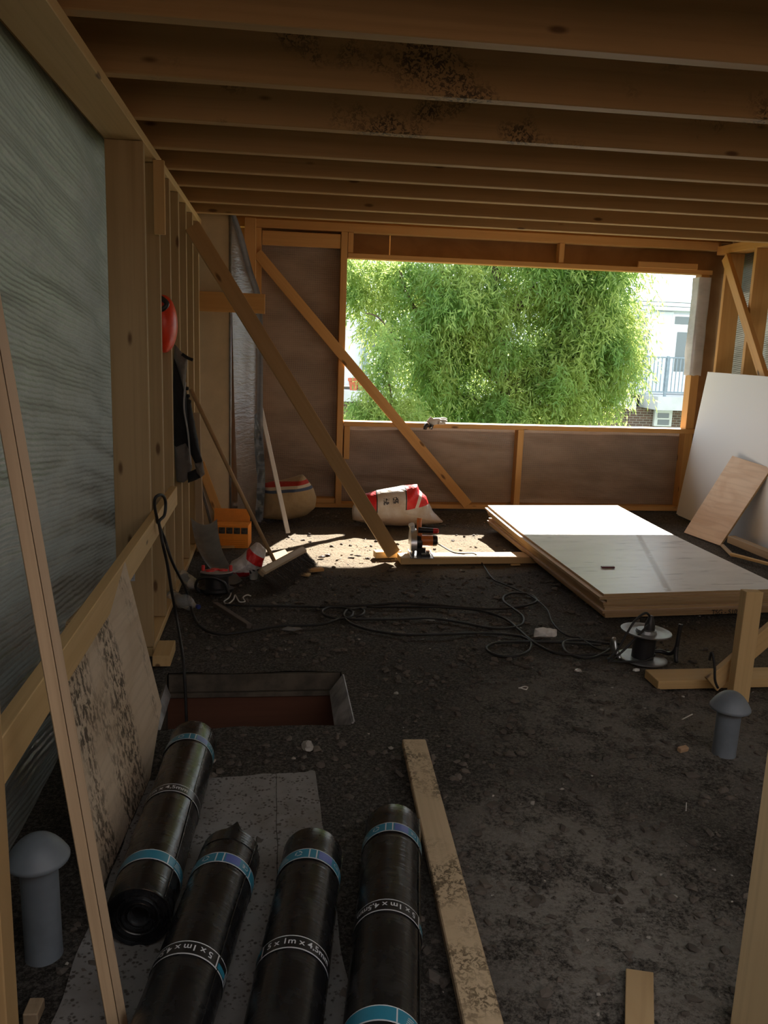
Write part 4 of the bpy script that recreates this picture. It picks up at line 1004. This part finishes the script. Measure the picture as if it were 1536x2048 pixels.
cx_ = sum(p[0] for p in oS)/len(oS); oT = outl([(560, 985), (566, 965), (580, 958), (600, 964), (606, 975), (590, 985)], YSK+.05)
vf = puff(oT, .10, 6, 30, .02, 14, 3.0); mk('rubble_top', ([v+V(0, YSK+.06, -.03) for v in vf[0]], vf[1]), m_plain('rubble', (.36, .28, .18), .9, var=.4, scale=20, bump=.5), sk, smooth=True)
# white lath and other pieces in the corner
ob('slim white lath leaning in front of the woven sack', fl(576, 1068, .004)+V(0, 0, .008), py(518, 800, 7.55), .038, .016, (0.3, -1, 0.2), WHITE, name='white_lath')
ob('pale orange board leaning in the left corner above the carton', fl(448, 1062, .004)+V(0, .05, .01), py(400, 925, 7.04), .07, .02, (0, -1, .2), SPRUCE_WARM, name='leaning_board')
ob('narrow grey strip leaning left of the pale orange board', fl(425, 1062, .004)+V(0, .02, .01), py(393, 940, 6.96), .022, .012, (0, -1, .2), STEEL_DULL, name='leaning_strip')
ob('dark weathered post standing among the left studs under the jacket', (-.575, 6.30, .01), (-.60, 6.33, 1.05), .055, .03, (0, -1, .1), SPRUCE_GREY, name='leaning_strip')

# ---- orange carton
YC = 6.52
c0, c1 = py(425, 1108, YC), py(504, 1040, YC); wC, hC = .285, .225
crt = thing('tool_carton', (c0.x+wC/2, YC+.1, c0.z), 'bright orange cardboard tool carton with an open flap and small pictures', 'box', rz=-.10)
cM = WM[crt.name]
def cb(name, lo, hi, mat, rot=None, parent=crt):
    vf = boxvf(lo, hi); m = cM @ (rot or Matrix()); return mk(name, place(vf, m), mat, parent)
for n_, lo, hi in (('front', (-wC/2, -.10, .0), (wC/2, -.096, hC)), ('back', (-wC/2, .096, .0), (wC/2, .10, hC)), ('left_side', (-wC/2, -.096, 0), (-wC/2+.004, .096, hC)), ('right_side', (wC/2-.004, -.096, 0), (wC/2, .096, hC)), ('bottom', (-wC/2+.004, -.096, 0), (wC/2-.004, .096, .004))): cb(n_, lo, hi, CARTON)
cb('flap', (-wC/2, .0, -.002), (wC/2, .004, .10), CARTON, Matrix.Translation((-.012, .09, hC)) @ Matrix.Rotation(-.35, 4, 'X'))
cb('flap', (-wC/2, .0, 0), (wC/2, .10, .003), CARTON, Matrix.Translation((0, -.10, hC)) @ Matrix.Rotation(.12, 4, 'X'))
PIC = m_plain('picture_print', (.05, .045, .04), .5, var=.9, scale=40)
for i in range(4): cb('picture', (-.085+.058*i, -.1012, hC-.062), (-.035+.058*i, -.1002, hC-.012), PIC)
for i in range(3): cb('print_line', (-.115, -.1008, hC-.10-.035*i), (-.098, -.1002, hC-.095-.035*i), WHITE)
for i in range(6): cb('print_line', (-.06+.0*i, -.1006, .03+.016*i), (.12, -.1002, .034+.016*i), m_plain('dark_orange_print', (.62, .19, .015), .55))
box('carton_offcut', (c0.x+.02, YC-.02, .004), (c0.x+.17, YC+.12, c0.z-.004), SPRUCE_WARM, bev=.003, label='pale wood block the orange carton sits on', cat='timber')

# ---- bent grey metal flashing
vsx, fsx = [], []
pth = catmull([fl(382, 1085, .10)+V(0, 0, .05), fl(392, 1110, .06), fl(412, 1140, .02), fl(440, 1168, .012)], 8)
wd = V(.97, -.22, 0)
for i, p in enumerate(pth):
    t = i/(len(pth)-1); W = .20-.05*t
    for k_ in range(9):
        u = k_/8-.5; vsx.append(p+wd*(W*(u+.5))+V(0, 0, .05*(2*u)**2*(1-.3*t)+.10*(1-t)**2*u*0)+V(0, 0, .09*(1-t)**2.2))
for i in range(len(pth)-1):
    for k_ in range(8): fsx.append((i*9+k_, i*9+k_+1, (i+1)*9+k_+1, (i+1)*9+k_))
gm = bmesh.new(); vv_ = [gm.verts.new(v) for v in vsx]; [gm.faces.new([vv_[i] for i in f]) for f in fsx]
bmesh.ops.solidify(gm, geom=gm.faces[:], thickness=.003)
mk('metal_flashing', gm, m_plain('grey_zinc_sheet', (.36, .36, .35), .5, .3, var=.15), smooth=True, label='bent grey metal gutter piece propped beside the orange carton', cat='metal sheet')

# ---- crumpled red and white bag
def m_bag2():
    k = NT('crumpled_bag_print'); p = k.obj(); s = k.sep(p); c = k.mix(k.ss(k.noise(p, 9, 3), .4, .65), (.70, .67, .66), (.55, .50, .47))
    d = k.math('ADD', k.math('MULTIPLY', s[0], .7), k.math('MULTIPLY', s[2], 1.0))
    c = k.mix(k.math('MULTIPLY', k.band(d, .135, .21), k.band(s[0], -.02, .11)), c, (.72, .02, .02)); c = k.mix(k.math('MULTIPLY', k.band(s[2], .015, .055), k.band(s[0], -.14, .0)), c, (.45, .01, .02))
    st = k.math('MULTIPLY', k.math('LESS_THAN', k.math('FRACT', k.math('MULTIPLY', k.math('ADD', s[0], k.math('MULTIPLY', s[2], .6)), 32.0)), .5), k.math('MULTIPLY', k.band(s[2], .045, .075), k.band(s[0], .0, .10)))
    return k.done(k.mix(st, c, (.03, .03, .03)), .4, k.bump(k.noise(p, 16, 4), .5, .03))
YK = 5.62
oK = outl([(448, 1150), (462, 1122), (480, 1112), (500, 1092), (512, 1082), (520, 1084), (533, 1098), (528, 1118), (522, 1138), (490, 1152)], YK); zm = min(p[1] for p in oK); oK = [(x, z-zm+.002) for x, z in oK]
vf = puff(oK, .09, 9, 60, .022, 16, 5.0); mk('crumpled_bag', ([v+V(0, YK, 0) for v in vf[0]], vf[1]), m_bag2(), smooth=True, label='crumpled white and red plastic bag on the floor behind the broom head', cat='bag', origin=(sum(p[0] for p in oK)/len(oK), YK, 0))

# ---- broom
hl, hr = fl(522, 1146, .115), fl(607, 1100, .115); hd = (hr-hl).normalized()
hl, hr = hl, hr
bt = px(381, 778, -.565); bmid = hl.lerp(hr, .33)
br = thing('broom', bmid-V(0, 0, .11), 'large yard broom with dark bristles, its wooden handle leaning on the left studs', 'broom')
perp = V(hd.y, -hd.x, 0)      # towards the camera
board('broom_head', hl, hr, .055, .045, (perp+V(0, 0, 1.3)), m_wood('broom_wood', (.40, .30, .19), (.30, .21, .125)), br, bev=.010)
mk('handle', tube([bmid, bmid.lerp(bt, .5)+V(0, 0, -.006), bt], .0135, 10), m_wood('broom_handle', (.45, .30, .15), (.33, .20, .09)), br, smooth=True)
bv, bf = [], []; brd = (perp*.72+V(0, 0, -.80)).normalized()
for i in range(2200):
    t = random.random(); w = random.gauss(0, .016); p = hl.lerp(hr, .01+.98*t)+brd*.024+V(0, 0, w*.5)
    dv = (brd+hd*random.gauss(0, .14)+V(0, 0, random.gauss(0, .14))).normalized(); l = .135+random.random()*.05
    e = p+dv*l; 
    if e.z < .003: e.z = .003+random.random()*.012
    s_ = dv.orthogonal().normalized()*.0016; s2 = dv.cross(s_)
    b0 = len(bv); bv += [p+s_, p-s_*.5+s2, p-s_*.5-s2, e]; bf += [(b0, b0+1, b0+3), (b0+1, b0+2, b0+3), (b0+2, b0, b0+3)]
k = NT('bristle'); n = k.noise(k.obj(), 60, 2); BRI = k.done(k.mix(k.ss(n, .60, .74), (.035, .025, .018), (.26, .17, .10)), .7)
mk('bristles', (bv, bf), BRI, br, kind='stuff')
# wood bits by the broom
ob('small sawn wood block with a label right of the broom bristles', fl(612, 1141, .012), fl(646, 1138, .012), .05, .022, (0, 0, 1), SPRUCE_WARM, name='timber_offcut')
ob('flat pale wood scrap tucked under the broom bristles', fl(598, 1148, .008), fl(620, 1150, .008), .05, .014, (0, 0, 1), SPRUCE, name='timber_offcut')
ob('triangular plywood scrap standing behind the broom head', fl(545, 1122, .03)+V(0, .08, .0), fl(575, 1112, .03)+V(0, .08, 0), .07, .012, (0, -1, .6), SPRUCE_WARM, name='timber_offcut')

# ---- hanging shell, jacket
YH = 4.93
hh = thing('hard_hat', (-.62, YH, 1.53), 'red orange hard hat hanging on its side between the left studs', 'helmet')
ctr = py(328, 648, YH); M = Matrix.Translation(ctr) @ Matrix.Diagonal((.074, .11, .158, 1))
prof = [(math.sin(a), -math.cos(a)) for a in np.linspace(0.01, math.pi-.01, 18)]
mk('shell', lathe(prof, 32, M), REDCAP, hh, smooth=True)
mk('strap', tube(catmull([ctr+V(-.05, -.06, .15), ctr+V(.0, -.09, .135), ctr+V(.03, -.095, .105), ctr+V(.0, -.10, .075), ctr+V(-.05, -.09, .08)], 5), .014, 8), BLACK, hh, smooth=True)
mk('hook', tube([ctr+V(-.02, 0, .15), ctr+V(-.03, .0, .20), ctr+V(-.04, .14, .21)], .004, 6), STEEL_DULL, hh)
CLB = m_plain('black_cloth', (.012, .012, .014), .85, var=.3, bump=.3, bscale=25); CLG = m_plain('grey_cloth', (.15, .135, .12), .85, var=.2, bump=.3, bscale=25); PIP = m_plain('pale_piping', (.34, .34, .35), .7)
YJ = 5.42
jk = thing('work_jacket', py(375, 965, YJ), 'black and grey work jacket hanging from the left studs', 'jacket')
def jp(name, pts, dep, mat, y=0.0, n=48, seed=1.0, wr=.012):
    vf = puff(outl(pts, YJ), dep, 7, n, wr, 16, seed); return mk(name, ([v+V(0, YJ+y, 0) for v in vf[0]], vf[1]), mat, jk, smooth=True)
jp('body', [(346, 712), (356, 735), (369, 770), (373, 800), (376, 850), (380, 885), (381, 910), (350, 915), (344, 880), (344, 780)], .06, CLB, .05)
jp('shoulder', [(347, 688), (352, 693), (364, 707), (374, 717), (371, 750), (368, 790), (361, 765), (353, 735), (346, 715)], .045, CLG, .045, seed=4)
jp('sleeve', [(373, 790), (381, 800), (387, 830), (393, 865), (399, 900), (406, 925), (392, 930), (380, 905), (377, 860), (374, 820)], .045, CLB, -.01, seed=7)
jp('cuff', [(389, 925), (405, 922), (410, 948), (402, 955), (394, 945)], .04, CLG, -.012, seed=9)
jp('hem', [(348, 892), (372, 886), (378, 905), (384, 935), (376, 960), (366, 967), (352, 965), (349, 930)], .055, CLG, .03, seed=11)
jp('lining', [(375, 945), (392, 938), (402, 955), (392, 960), (376, 966)], .035, CLB, .0, seed=14)
mk('piping', tube(catmull([py(x, y, YJ-.062) for x, y in ((371, 765), (368, 800), (369, 825), (376, 865), (379, 900), (382, 930))], 6), .0055, 7), PIP, jk, smooth=True)
mk('loop', tube(catmull([py(364, 708, YJ), py(376, 716, YJ), py(386, 720, YJ-.0)], 4), .010, 7), CLB, jk, smooth=True)
mk('toggle', join(*[place(lathe([(0, -.012), (.010, -.010), (.012, .0), (.010, .010), (0, .012)], 10), Matrix.Translation(py(x, y, YJ-.05))) for x, y in ((374, 777), (376, 792), (379, 803))])[:2], CLB, jk, smooth=True)

# ---- gloves on the sill
gl = thing('work_gloves', (1.47, YF-.01, WZ0+.001), 'pair of white and black work gloves lying on the window sill', 'gloves')
GW = m_plain('glove_white', (.66, .64, .60), .8, var=.12)
def gv(pts, mat, name, r, y=0.0):
    P = [py(x, yy, YF-.05)+V(0, y, 0) for x, yy in pts]; return mk(name, tube(catmull(P, 5), r if not isinstance(r, list) else [r[0]+(r[1]-r[0])*i/(5*(len(P)-1)) for i in range(5*(len(P)-1)+1)], 10), mat, gl, smooth=True)
gv([(858, 846), (868, 843), (880, 842)], GW, 'palm', [.038, .030]); gv([(856, 846), (862, 838), (864, 835)], GW, 'thumb', [.024, .016])
gv([(878, 840), (886, 838), (895, 839)], GW, 'finger', [.016, .010], .03); gv([(878, 842), (888, 841), (894, 843)], GW, 'finger', [.016, .010], .0); gv([(876, 845), (884, 846), (890, 846)], GW, 'finger', [.016, .010], -.03)
gv([(855, 848), (850, 851), (848, 858)], BLACK, 'cuff', [.024, .016], -.05); gv([(862, 848), (861, 852), (859, 857)], BLACK, 'cuff', [.020, .017], -.05)
gv([(859, 853), (860, 855)], GW, 'cuff_band', .012, -.062)

# ---- kicker stand at the right
ks = thing('brace_stand', (2.05, 3.62, 0), 'timber stand of flat beam, upright and diagonal strut at the right edge', 'timber stand')
board('flat_beam', fl(1306, 1362, .022)+V(0, .02, 0), fl(1306, 1362, .022)+V(1.0, .03, 0), .15, .044, (0, 0, 1), SPRUCE, ks)
k0 = fl(1462, 1392); board('upright', (k0.x, 3.50, .002), (k0.x+.018, 3.52, .535), .055, .085, (1, 0, 0), SPRUCE, ks)
board('strut', (k0.x-.10, 3.575, .055), (k0.x+.50, 3.60, .60), .085, .035, (0, -1, 0), SPRUCE, ks)
mk('hose', tube(catmull([py(1419, 1320, 3.56), py(1424, 1305, 3.55), py(1429, 1330, 3.53), py(1430, 1360, 3.52), py(1436, 1376, 3.52)], 6), .006, 7), RUBBER, ks, smooth=True)

# ---- cable reel
rl = thing('cable_reel', fl(1288, 1322), 'grey metal cable reel with a black drum standing by the plywood stack', 'cable reel')
rb0 = fl(1284, 1318, .004); RM = Matrix.Translation(rb0) @ Matrix.Rotation(.05, 4, 'Y')
mk('lower_flange', lathe([(.045, .004), (.10, .005), (.124, .002), (.129, .004), (.129, .010), (.124, .012), (.10, .010), (.045, .012)], 48, RM), STEEL_DULL, rl, smooth=True, flat_angle=50)
mk('drum', lathe([(.058, .010), (.058, .125), (.052, .128), (.052, .14)], 36, RM), BLACK, rl, smooth=True, flat_angle=40)
mk('upper_flange', lathe([(.03, .142), (.10, .140), (.126, .150), (.131, .153), (.131, .159), (.126, .160), (.10, .150), (.055, .150), (.050, .166), (0, .168)], 48, RM), STEEL_DULL, rl, smooth=True, flat_angle=40)
mk('socket', join(place(lathe([(.028, 0), (.026, .03), (.018, .05), (.012, .075), (0, .077)], 16), RM @ Matrix.Translation((.015, .0, .166))))[:2], BLACK, rl, smooth=True, flat_angle=40)
q = RM @ V(.17, -.03, 0)
mk('frame_tube', tube(catmull([RM @ V(.03, .05, .02), RM @ V(.12, .06, .025), RM @ V(.163, .02, .03), RM @ V(.165, -.03, .08), RM @ V(.168, -.03, .16), RM @ V(.170, -.03, .21)], 6), .011, 10), BLACK, rl, smooth=True)
mk('frame_tube', tube(catmull([RM @ V(.166, -.03, .10), RM @ V(.163, -.045, .04), RM @ V(.162, -.06, .012)], 6), .011, 10), BLACK, rl, smooth=True)
mk('side_handle', tube(catmull([RM @ V(-.14, .06, .02), RM @ V(-.165, .03, .06), RM @ V(-.17, .0, .105), RM @ V(-.165, -.03, .06), RM @ V(-.15, -.06, .02)], 6), .011, 10), STEEL, rl, smooth=True)
def cable(name, paths, r, label, cat='cable', mat=RUBBER, n=7, group=None):
    return mk(name, join(*[tube(catmull(p, n), r, 7) for p in paths])[:2], mat, smooth=True, label=label, cat=cat, group=group)
mk('reel_cord', join(tube(catmull([RM @ V(.01, 0, .235), RM @ V(-.03, -.02, .26), RM @ V(-.10, -.05, .215), RM @ V(-.17, -.06, .07), RM @ V(-.22, -.07, .015)], 8), .006, 8), tube(catmull([RM @ V(.0, -.02, .20), RM @ V(-.05, -.05, .165), RM @ V(-.15, -.07, .06), RM @ V(-.23, -.10, .012)], 8), .006, 8), tube(catmull([RM @ V(.055, -.02, .03), RM @ V(-.02, -.08, .022), RM @ V(-.12, -.09, .016), RM @ V(-.22, -.08, .010)], 8), .006, 8))[:2], RUBBER, rl, smooth=True)

# ---- cables on the floor
z_ = .006
def F6(p): return [fl(640+x/3.2, 840+y/3.2, z_+.002*(i % 3)) for i, (x, y) in enumerate(p)]
def FP(p, z=z_): return [fl(x, y, z+.002*(i % 3)) for i, (x, y) in enumerate(p)]
cable('saw_cord', [[py(858, 1078, 6.0), fl(880, 1090, .06), fl(905, 1104, .055), fl(925, 1107, .056), fl(950, 1108, .058)]+FP([(965, 1128), (985, 1157), (1005, 1167), (1035, 1180), (1062, 1192), (1082, 1207), (1096, 1222), (1104, 1243), (1120, 1262), (1140, 1273), (1160, 1276), (1188, 1294), (1206, 1300), (1222, 1298)])], .0050, 'thin black power cord trailing from the circular saw to the reel')
cable('extension_cord', [
    F6([(0, 1195), (150, 1190), (300, 1185), (500, 1172), (700, 1180), (900, 1200), (1080, 1210), (1250, 1200), (1360, 1175), (1388, 1150), (1340, 1115), (1240, 1107), (1178, 1130), (1180, 1165), (1240, 1210), (1300, 1260), (1290, 1310), (1200, 1332), (1080, 1330), (900, 1295), (700, 1270), (450, 1276), (200, 1272), (152, 1250), (175, 1215), (210, 1230), (190, 1262), (100, 1268), (30, 1250), (15, 1220), (60, 1200), (140, 1200), (200, 1212), (255, 1205), (283, 1225), (262, 1250), (200, 1262)]),
    FP([(640, 1214), (560, 1212), (490, 1211), (452, 1209)]),
    F6([(150, 1250), (170, 1280), (220, 1312), (350, 1350), (550, 1373), (800, 1370), (1050, 1364), (1200, 1372), (1300, 1390), (1352, 1430), (1330, 1482), (1250, 1512), (1150, 1510), (1080, 1482), (1070, 1450), (1140, 1425), (1300, 1418), (1450, 1420), (1580, 1424), (1800, 1440)]),
    F6([(300, 1195), (700, 1195), (1000, 1215), (1180, 1270), (1270, 1340), (1350, 1410), (1450, 1470), (1536, 1495), (1700, 1505), (1850, 1500)]),
    FP([(1222, 1297), (1200, 1310), (1180, 1316), (1155, 1314), (1134, 1305), (1126, 1290), (1133, 1282), (1160, 1280), (1205, 1286), (1240, 1288)])], .0074, 'long black extension cord lying in loops across the middle of the floor')
rp = [V(XL+.055, 4.86, .745), V(XL+.085, 4.83, .73), V(XL+.075, 4.82, .66)]
def onr(x, y, X): return px(x, y, X)
cable('hanging_cord', [
    [onr(316, 1046, XL+.05), onr(309, 1010, XL+.05), onr(312, 994, XL+.06), onr(324, 990, XL+.08), onr(331, 1003, XL+.085), onr(329, 1030, XL+.08), onr(318, 1046, XL+.06), onr(330, 1080, -.545), onr(345, 1125, -.52), fl(372, 1180, .12), fl(385, 1225, .012), fl(398, 1250, z_), fl(420, 1264, z_), fl(450, 1268, z_), fl(500, 1262, z_), fl(560, 1252, z_), fl(640, 1249, z_), fl(682, 1236, z_)],
    [onr(318, 1046, XL+.06), onr(325, 1085, -.535), onr(335, 1130, -.525), onr(343, 1180, -.515), py(352, 1230, 4.30), py(362, 1290, 4.05), py(368, 1340, 3.93), py(371, 1390, 3.90), py(373, 1450, 3.88)]], .0075, 'black cable looped over the left rail, one strand dropping into the hatch')

# ---- small reel, bottles, debris on the left
sr = thing('small_cable_reel', fl(432, 1190), 'small black cable reel with a red and grey top near the bottles', 'cable reel')
s0 = fl(432, 1192, .0); SM = Matrix.Translation(s0+V(0, .06, .0)) @ Matrix.Rotation(-.10, 4, 'X')
mk('drum_body', lathe([(.10, .01), (.108, .02), (.108, .035), (.075, .04), (.075, .115), (.105, .12), (.105, .135), (.098, .138), (0, .138)], 40, SM), BLACK, sr, smooth=True, flat_angle=35)
mk('top_plate', lathe([(.104, .1385), (.100, .143), (0, .144)], 40, SM), m_plain('grey_top', (.26, .24, .24), .45), sr, smooth=True, flat_angle=35)
for a in (.3, 1.9, 3.4): mk('socket_cover', join(place(lathe([(.030, 0), (.028, .008), (0, .010)], 18), SM @ Matrix.Translation((.042*math.cos(a), .042*math.sin(a), .144))))[:2], RED, sr, smooth=True, flat_angle=40)
for a in (2.9, .15): mk('crank_knob', join(place(lathe([(.011, 0), (.011, .032), (.008, .036), (0, .036)], 12), SM @ Matrix.Translation((.088*math.cos(a), .088*math.sin(a)*.6, .143))))[:2], RED, sr, smooth=True, flat_angle=40)
mk('carry_frame', tube(catmull([SM @ V(-.10, -.06, .02), SM @ V(-.125, -.075, .06), SM @ V(-.10, -.09, .11), SM @ V(-.02, -.10, .12), SM @ V(.05, -.10, .09), SM @ V(.08, -.09, .02)], 6), .010, 9), BLACK, sr, smooth=True)
CORD = m_plain('white_cord', (.50, .48, .46), .6)
cable('pale_twine', [FP([(455, 1165), (462, 1182), (458, 1195), (448, 1203), (455, 1208), (466, 1200), (470, 1190), (476, 1200), (480, 1204), (490, 1203), (486, 1195), (494, 1190), (502, 1192)], .008)], .0045, 'thin pale cord curling on the dirt beside the small red reel', 'twine', CORD)
PETM = NT('clear_plastic'); PETm = PETM.done((.80, .84, .85), .12, spec=.6, Transmission_Weight=.75, IOR=1.25)
def bottle(label, a, b, r, capcol, dent):
    a, b = Vector(a), Vector(b); L = (b-a).length; t = thing('plastic_bottle', (a.x, a.y, 0), label, 'bottle', 'crumpled clear bottles by the left studs')
    M = frame(b-a, (0, 0, 1)).to_4x4(); M = M @ Matrix.Rotation(math.radians(90), 4, 'Y'); M.translation = a
    prof = [(0, 0), (r*.7, 0), (r, L*.04)]+[(r*(1-.05*(i % 2)), L*(.08+.075*i)) for i in range(8)]+[(r*.85, L*.72), (r*.5, L*.82), (r*.30, L*.88), (r*.28, L*.95)]
    vsx, fsx, mi = lathe(prof, 28)
    vsx = [V(v.x*(1+dent*noise.noise(V(v.x*20, v.y*20, v.z*14))), v.y*(1+dent*noise.noise(V(v.y*20, v.z*14, 3))), v.z) for v in vsx]
    mk('body', place((vsx, fsx), M), PETm, t, smooth=True)
    mk('cap', place(lathe([(r*.33, L*.94), (r*.33, L), (0, L)], 16), M), capcol, t, smooth=True, flat_angle=40)
bottle('crumpled clear plastic bottle with a blue cap lying by the left studs, nearer one', fl(338, 1192, .04)+V(.0, .0, 0), fl(398, 1214, .035), .042, m_plain('blue_cap', (.03, .05, .22), .4), .5)
bottle('clear plastic bottle with a white cap lying behind the small reel, farther one', fl(388, 1168, .04), fl(350, 1142, .06), .038, WHITE, .3)
# dark angle iron
ob('thin dark metal angle bar lying near the left cable', fl(430, 1208, .016), fl(498, 1252, .016), .030, .028, (0, 0, 1), m_plain('dark_iron', (.13, .11, .095), .5, .2), name='angle_bar')
tb = fl(507, 1158); mk('filler_tub', lathe([(.026, 0), (.030, .05), (.032, .052), (.032, .060), (0, .060)], 24, Matrix.Translation((tb.x, tb.y, .001))), m_plain('tub_white_green', (.55, .60, .57), .5), smooth=True, flat_angle=40, label='small white tub with a lid beside the left end of the broom head', cat='tub')
ob('square timber block on the dirt at the foot of the first left stud', (-.555, 3.98, .045), (-.555, 4.20, .045), .055, .085, (1, 0, 0), SPRUCE, name='timber_block')
ob('muddy stub of timber at the foot of the near left post', fl(60, 2040, .02), fl(75, 2005, .02), .035, .03, (0, 0, 1), SPRUCE_GREY, name='timber_block')
# plank and board on the floor
board('scaffold_plank', fl(827, 1484, .03)+V(0, -.005, 0), fl(975, 2090, .03), .095, .032, (0, 0, 1), PLANK_MUD, bev=.004, label='long muddy plank lying beside the right hand roll', cat='timber')
slab('plywood_scrap', [fl(1252, 1936, .012), fl(1249, 2080, .012), fl(1309, 2080, .012), fl(1307, 1944, .012)], .010, m_ply('scrap_ply', (.52, .36, .19), (.45, .30, .15)), label='clean tan board end on the dirt at the bottom edge', cat='timber')

# ---- litter
def lump(name, c, s, mat, label, cat, seedv, sub=2, sm=False):
    bm = bmesh.new(); bmesh.ops.create_icosphere(bm, subdivisions=sub, radius=1)
    for v in bm.verts:
        n = 1+.45*noise.noise(v.co*1.3+V(seedv, 0, 0)); v.co = V(v.co.x*s[0]*n, v.co.y*s[1]*n, max(-.55, v.co.z)*s[2]*n)
    zmin = min(v.co.z for v in bm.verts)
    for v in bm.verts: v.co += V(c.x, c.y, -zmin-.001)
    return mk(name, bm, mat, smooth=sm, label=label, cat=cat)
tp = fl(1090, 1274); vf = puff([(-.075, 0), (-.07, .05), (-.02, .055), (.05, .045), (.075, .04), (.075, .0), (.03, -.003)], .03, 5, 40, .010, 22, 3.0)
mk('paper_packet', ([V(tp.x+v.x*.9+v.y*.3, tp.y+v.y, max(0.001, v.z+.002)) for v in vf[0]], vf[1]), PAPER, label='crumpled white paper packet on the dirt above the cord loops', cat='litter')
tp = fl(1090, 1272)
lump('mortar_lump', fl(616, 1497), (.022, .03, .02), m_plain('mortar', (.36, .34, .31), .9), 'pale broken mortar lump in front of the hatch', 'stone', 7.0)
ob('small pinkish wood chip on the dirt left of the vent pipe', fl(1358, 1500, .012), fl(1374, 1496, .012), .022, .02, (0, -.2, 1), m_wood('chip', (.50, .33, .20), (.42, .26, .15)), name='wood_chip')
ob('white splinter lying on the dirt left of the vent pipe cap', fl(1364, 1439, .004), fl(1385, 1428, .004), .007, .004, (0, 0, 1), PAPER, name='splinter')
ob('upright looking pale straw splinter on the dirt far from the plank', fl(1372, 1622, .003), fl(1373, 1605, .003), .003, .003, (0, 0, 1), PAPER, name='splinter')
c_ = fl(1047, 1378); mk('plastic_ring', tube([c_+V(.020*math.cos(a)*(1+.2*math.sin(3*a)), .014*math.sin(a), .005+.003*math.sin(2*a)) for a in np.linspace(0, 2*math.pi, 22)[:-1]], .0028, 6, closed=True), PAPER, smooth=True, label='torn white plastic ring on the dark dirt in the middle', cat='litter')
c_ = fl(1156, 1342); lump('foil_scrap', c_, (.022, .012, .010), m_plain('foil', (.6, .58, .56), .35, .3), 'crumpled shiny foil scrap below the cord loops', 'litter', 5.1, 1)
c_ = fl(1272, 1341); lump('paper_scrap', c_, (.020, .012, .010), PAPER, 'white paper scrap in front of the cable reel', 'litter', 9.1, 1)
c_ = fl(582, 1260); lump('film_scrap', c_, (.055, .022, .012), m_plain('clear_scrap', (.20, .20, .20), .2), 'crumpled clear film scrap by the cable in the middle left', 'litter', 2.2, 2)
ob('lit wood chip in front of the timber beam', fl(1022, 1130, .006), fl(1040, 1129, .006), .022, .010, (0, 0, 1), SPRUCE, name='wood_chip')
ob('grey white splinter lying between the cord loops', fl(836, 1238, .003), fl(870, 1240, .003), .010, .004, (0, 0, 1), PAPER, name='splinter')
for i, (x, y, nm) in enumerate(((643, 1115, 'left'), (655, 1111, 'right'))):
    lump('dry_leaf', fl(x, y), (.028, .016, .010), m_plain('dry_leaf', (.045, .02, .012), .7), 'dark dry leaf on the sunlit floor beside the broom, %s of two' % nm, 'leaf', 4.0+i, 1)

def scatter(name, n, smin, smax, cols, seedv, reg, flat=.6):
    g = np.random.default_rng(seedv); vsx, fsx = [], []; t = (1+5**.5)/2
    ico = np.array([(-1, t, 0), (1, t, 0), (-1, -t, 0), (1, -t, 0), (0, -1, t), (0, 1, t), (0, -1, -t), (0, 1, -t), (t, 0, -1), (t, 0, 1), (-t, 0, -1), (-t, 0, 1)])/1.9
    tri = [(0, 11, 5), (0, 5, 1), (0, 1, 7), (0, 7, 10), (0, 10, 11), (1, 5, 9), (5, 11, 4), (11, 10, 2), (10, 7, 6), (7, 1, 8), (3, 9, 4), (3, 4, 2), (3, 2, 6), (3, 6, 8), (3, 8, 9), (4, 9, 5), (2, 4, 11), (6, 2, 10), (8, 6, 7), (9, 8, 1)]
    k = 0
    while k < n:
        x, y = reg(g)
        if name == 'rubble' and 5.7 < y < 7.3 and g.random() < .85: continue
        if HX0-.06 < x < HX1+.06 and HY0-.06 < y < HY1+.08: continue
        s = smin+(smax-smin)*g.random()**3; v = ico*(1+.35*g.normal(size=(12, 1)).clip(-1, 1))*np.array([s*(.6+.9*g.random()), s*(.6+.9*g.random()), s*flat])
        a = g.random()*6.28; c, sn = math.cos(a), math.sin(a); b = len(vsx)
        zf = -.010+.010*noise.noise(V(x*3.1, y*3.1, 0))
        vsx += [(x+c*p[0]-sn*p[1], y+sn*p[0]+c*p[1], min(zf, 0)+p[2]+s*flat*.35) for p in v]; fsx += [tuple(i+b for i in q) for q in tri]; k += 1
    return mk(name, (vsx, fsx), cols, kind='stuff', origin=(1.5, 4, 0))
reg = lambda g: (-.55+5*g.random()*(.35+.65*g.random()), 1.3+6.6*g.random())
reg2 = lambda g: (g.normal(.9, .5), g.normal(6.2, .5))
o = scatter('rubble', 6500, .0035, .020, m_plain('dark_grit', (.10, .084, .07), .95, var=.4, scale=3.0), 3, reg); tag(o, 'dark grit and small clods strewn over the roof floor', 'grit')
o = scatter('plaster_crumbs', 500, .002, .010, m_plain('pale_grit', (.34, .31, .27), .9, var=.3), 5, reg); tag(o, 'pale plaster crumbs strewn thinly over the dark floor', 'crumbs')
o = scatter('wood_crumbs', 450, .002, .009, m_plain('brown_grit', (.24, .16, .09), .9, var=.3), 8, reg2); tag(o, 'brown wood crumbs scattered around the sunlit saw', 'crumbs')
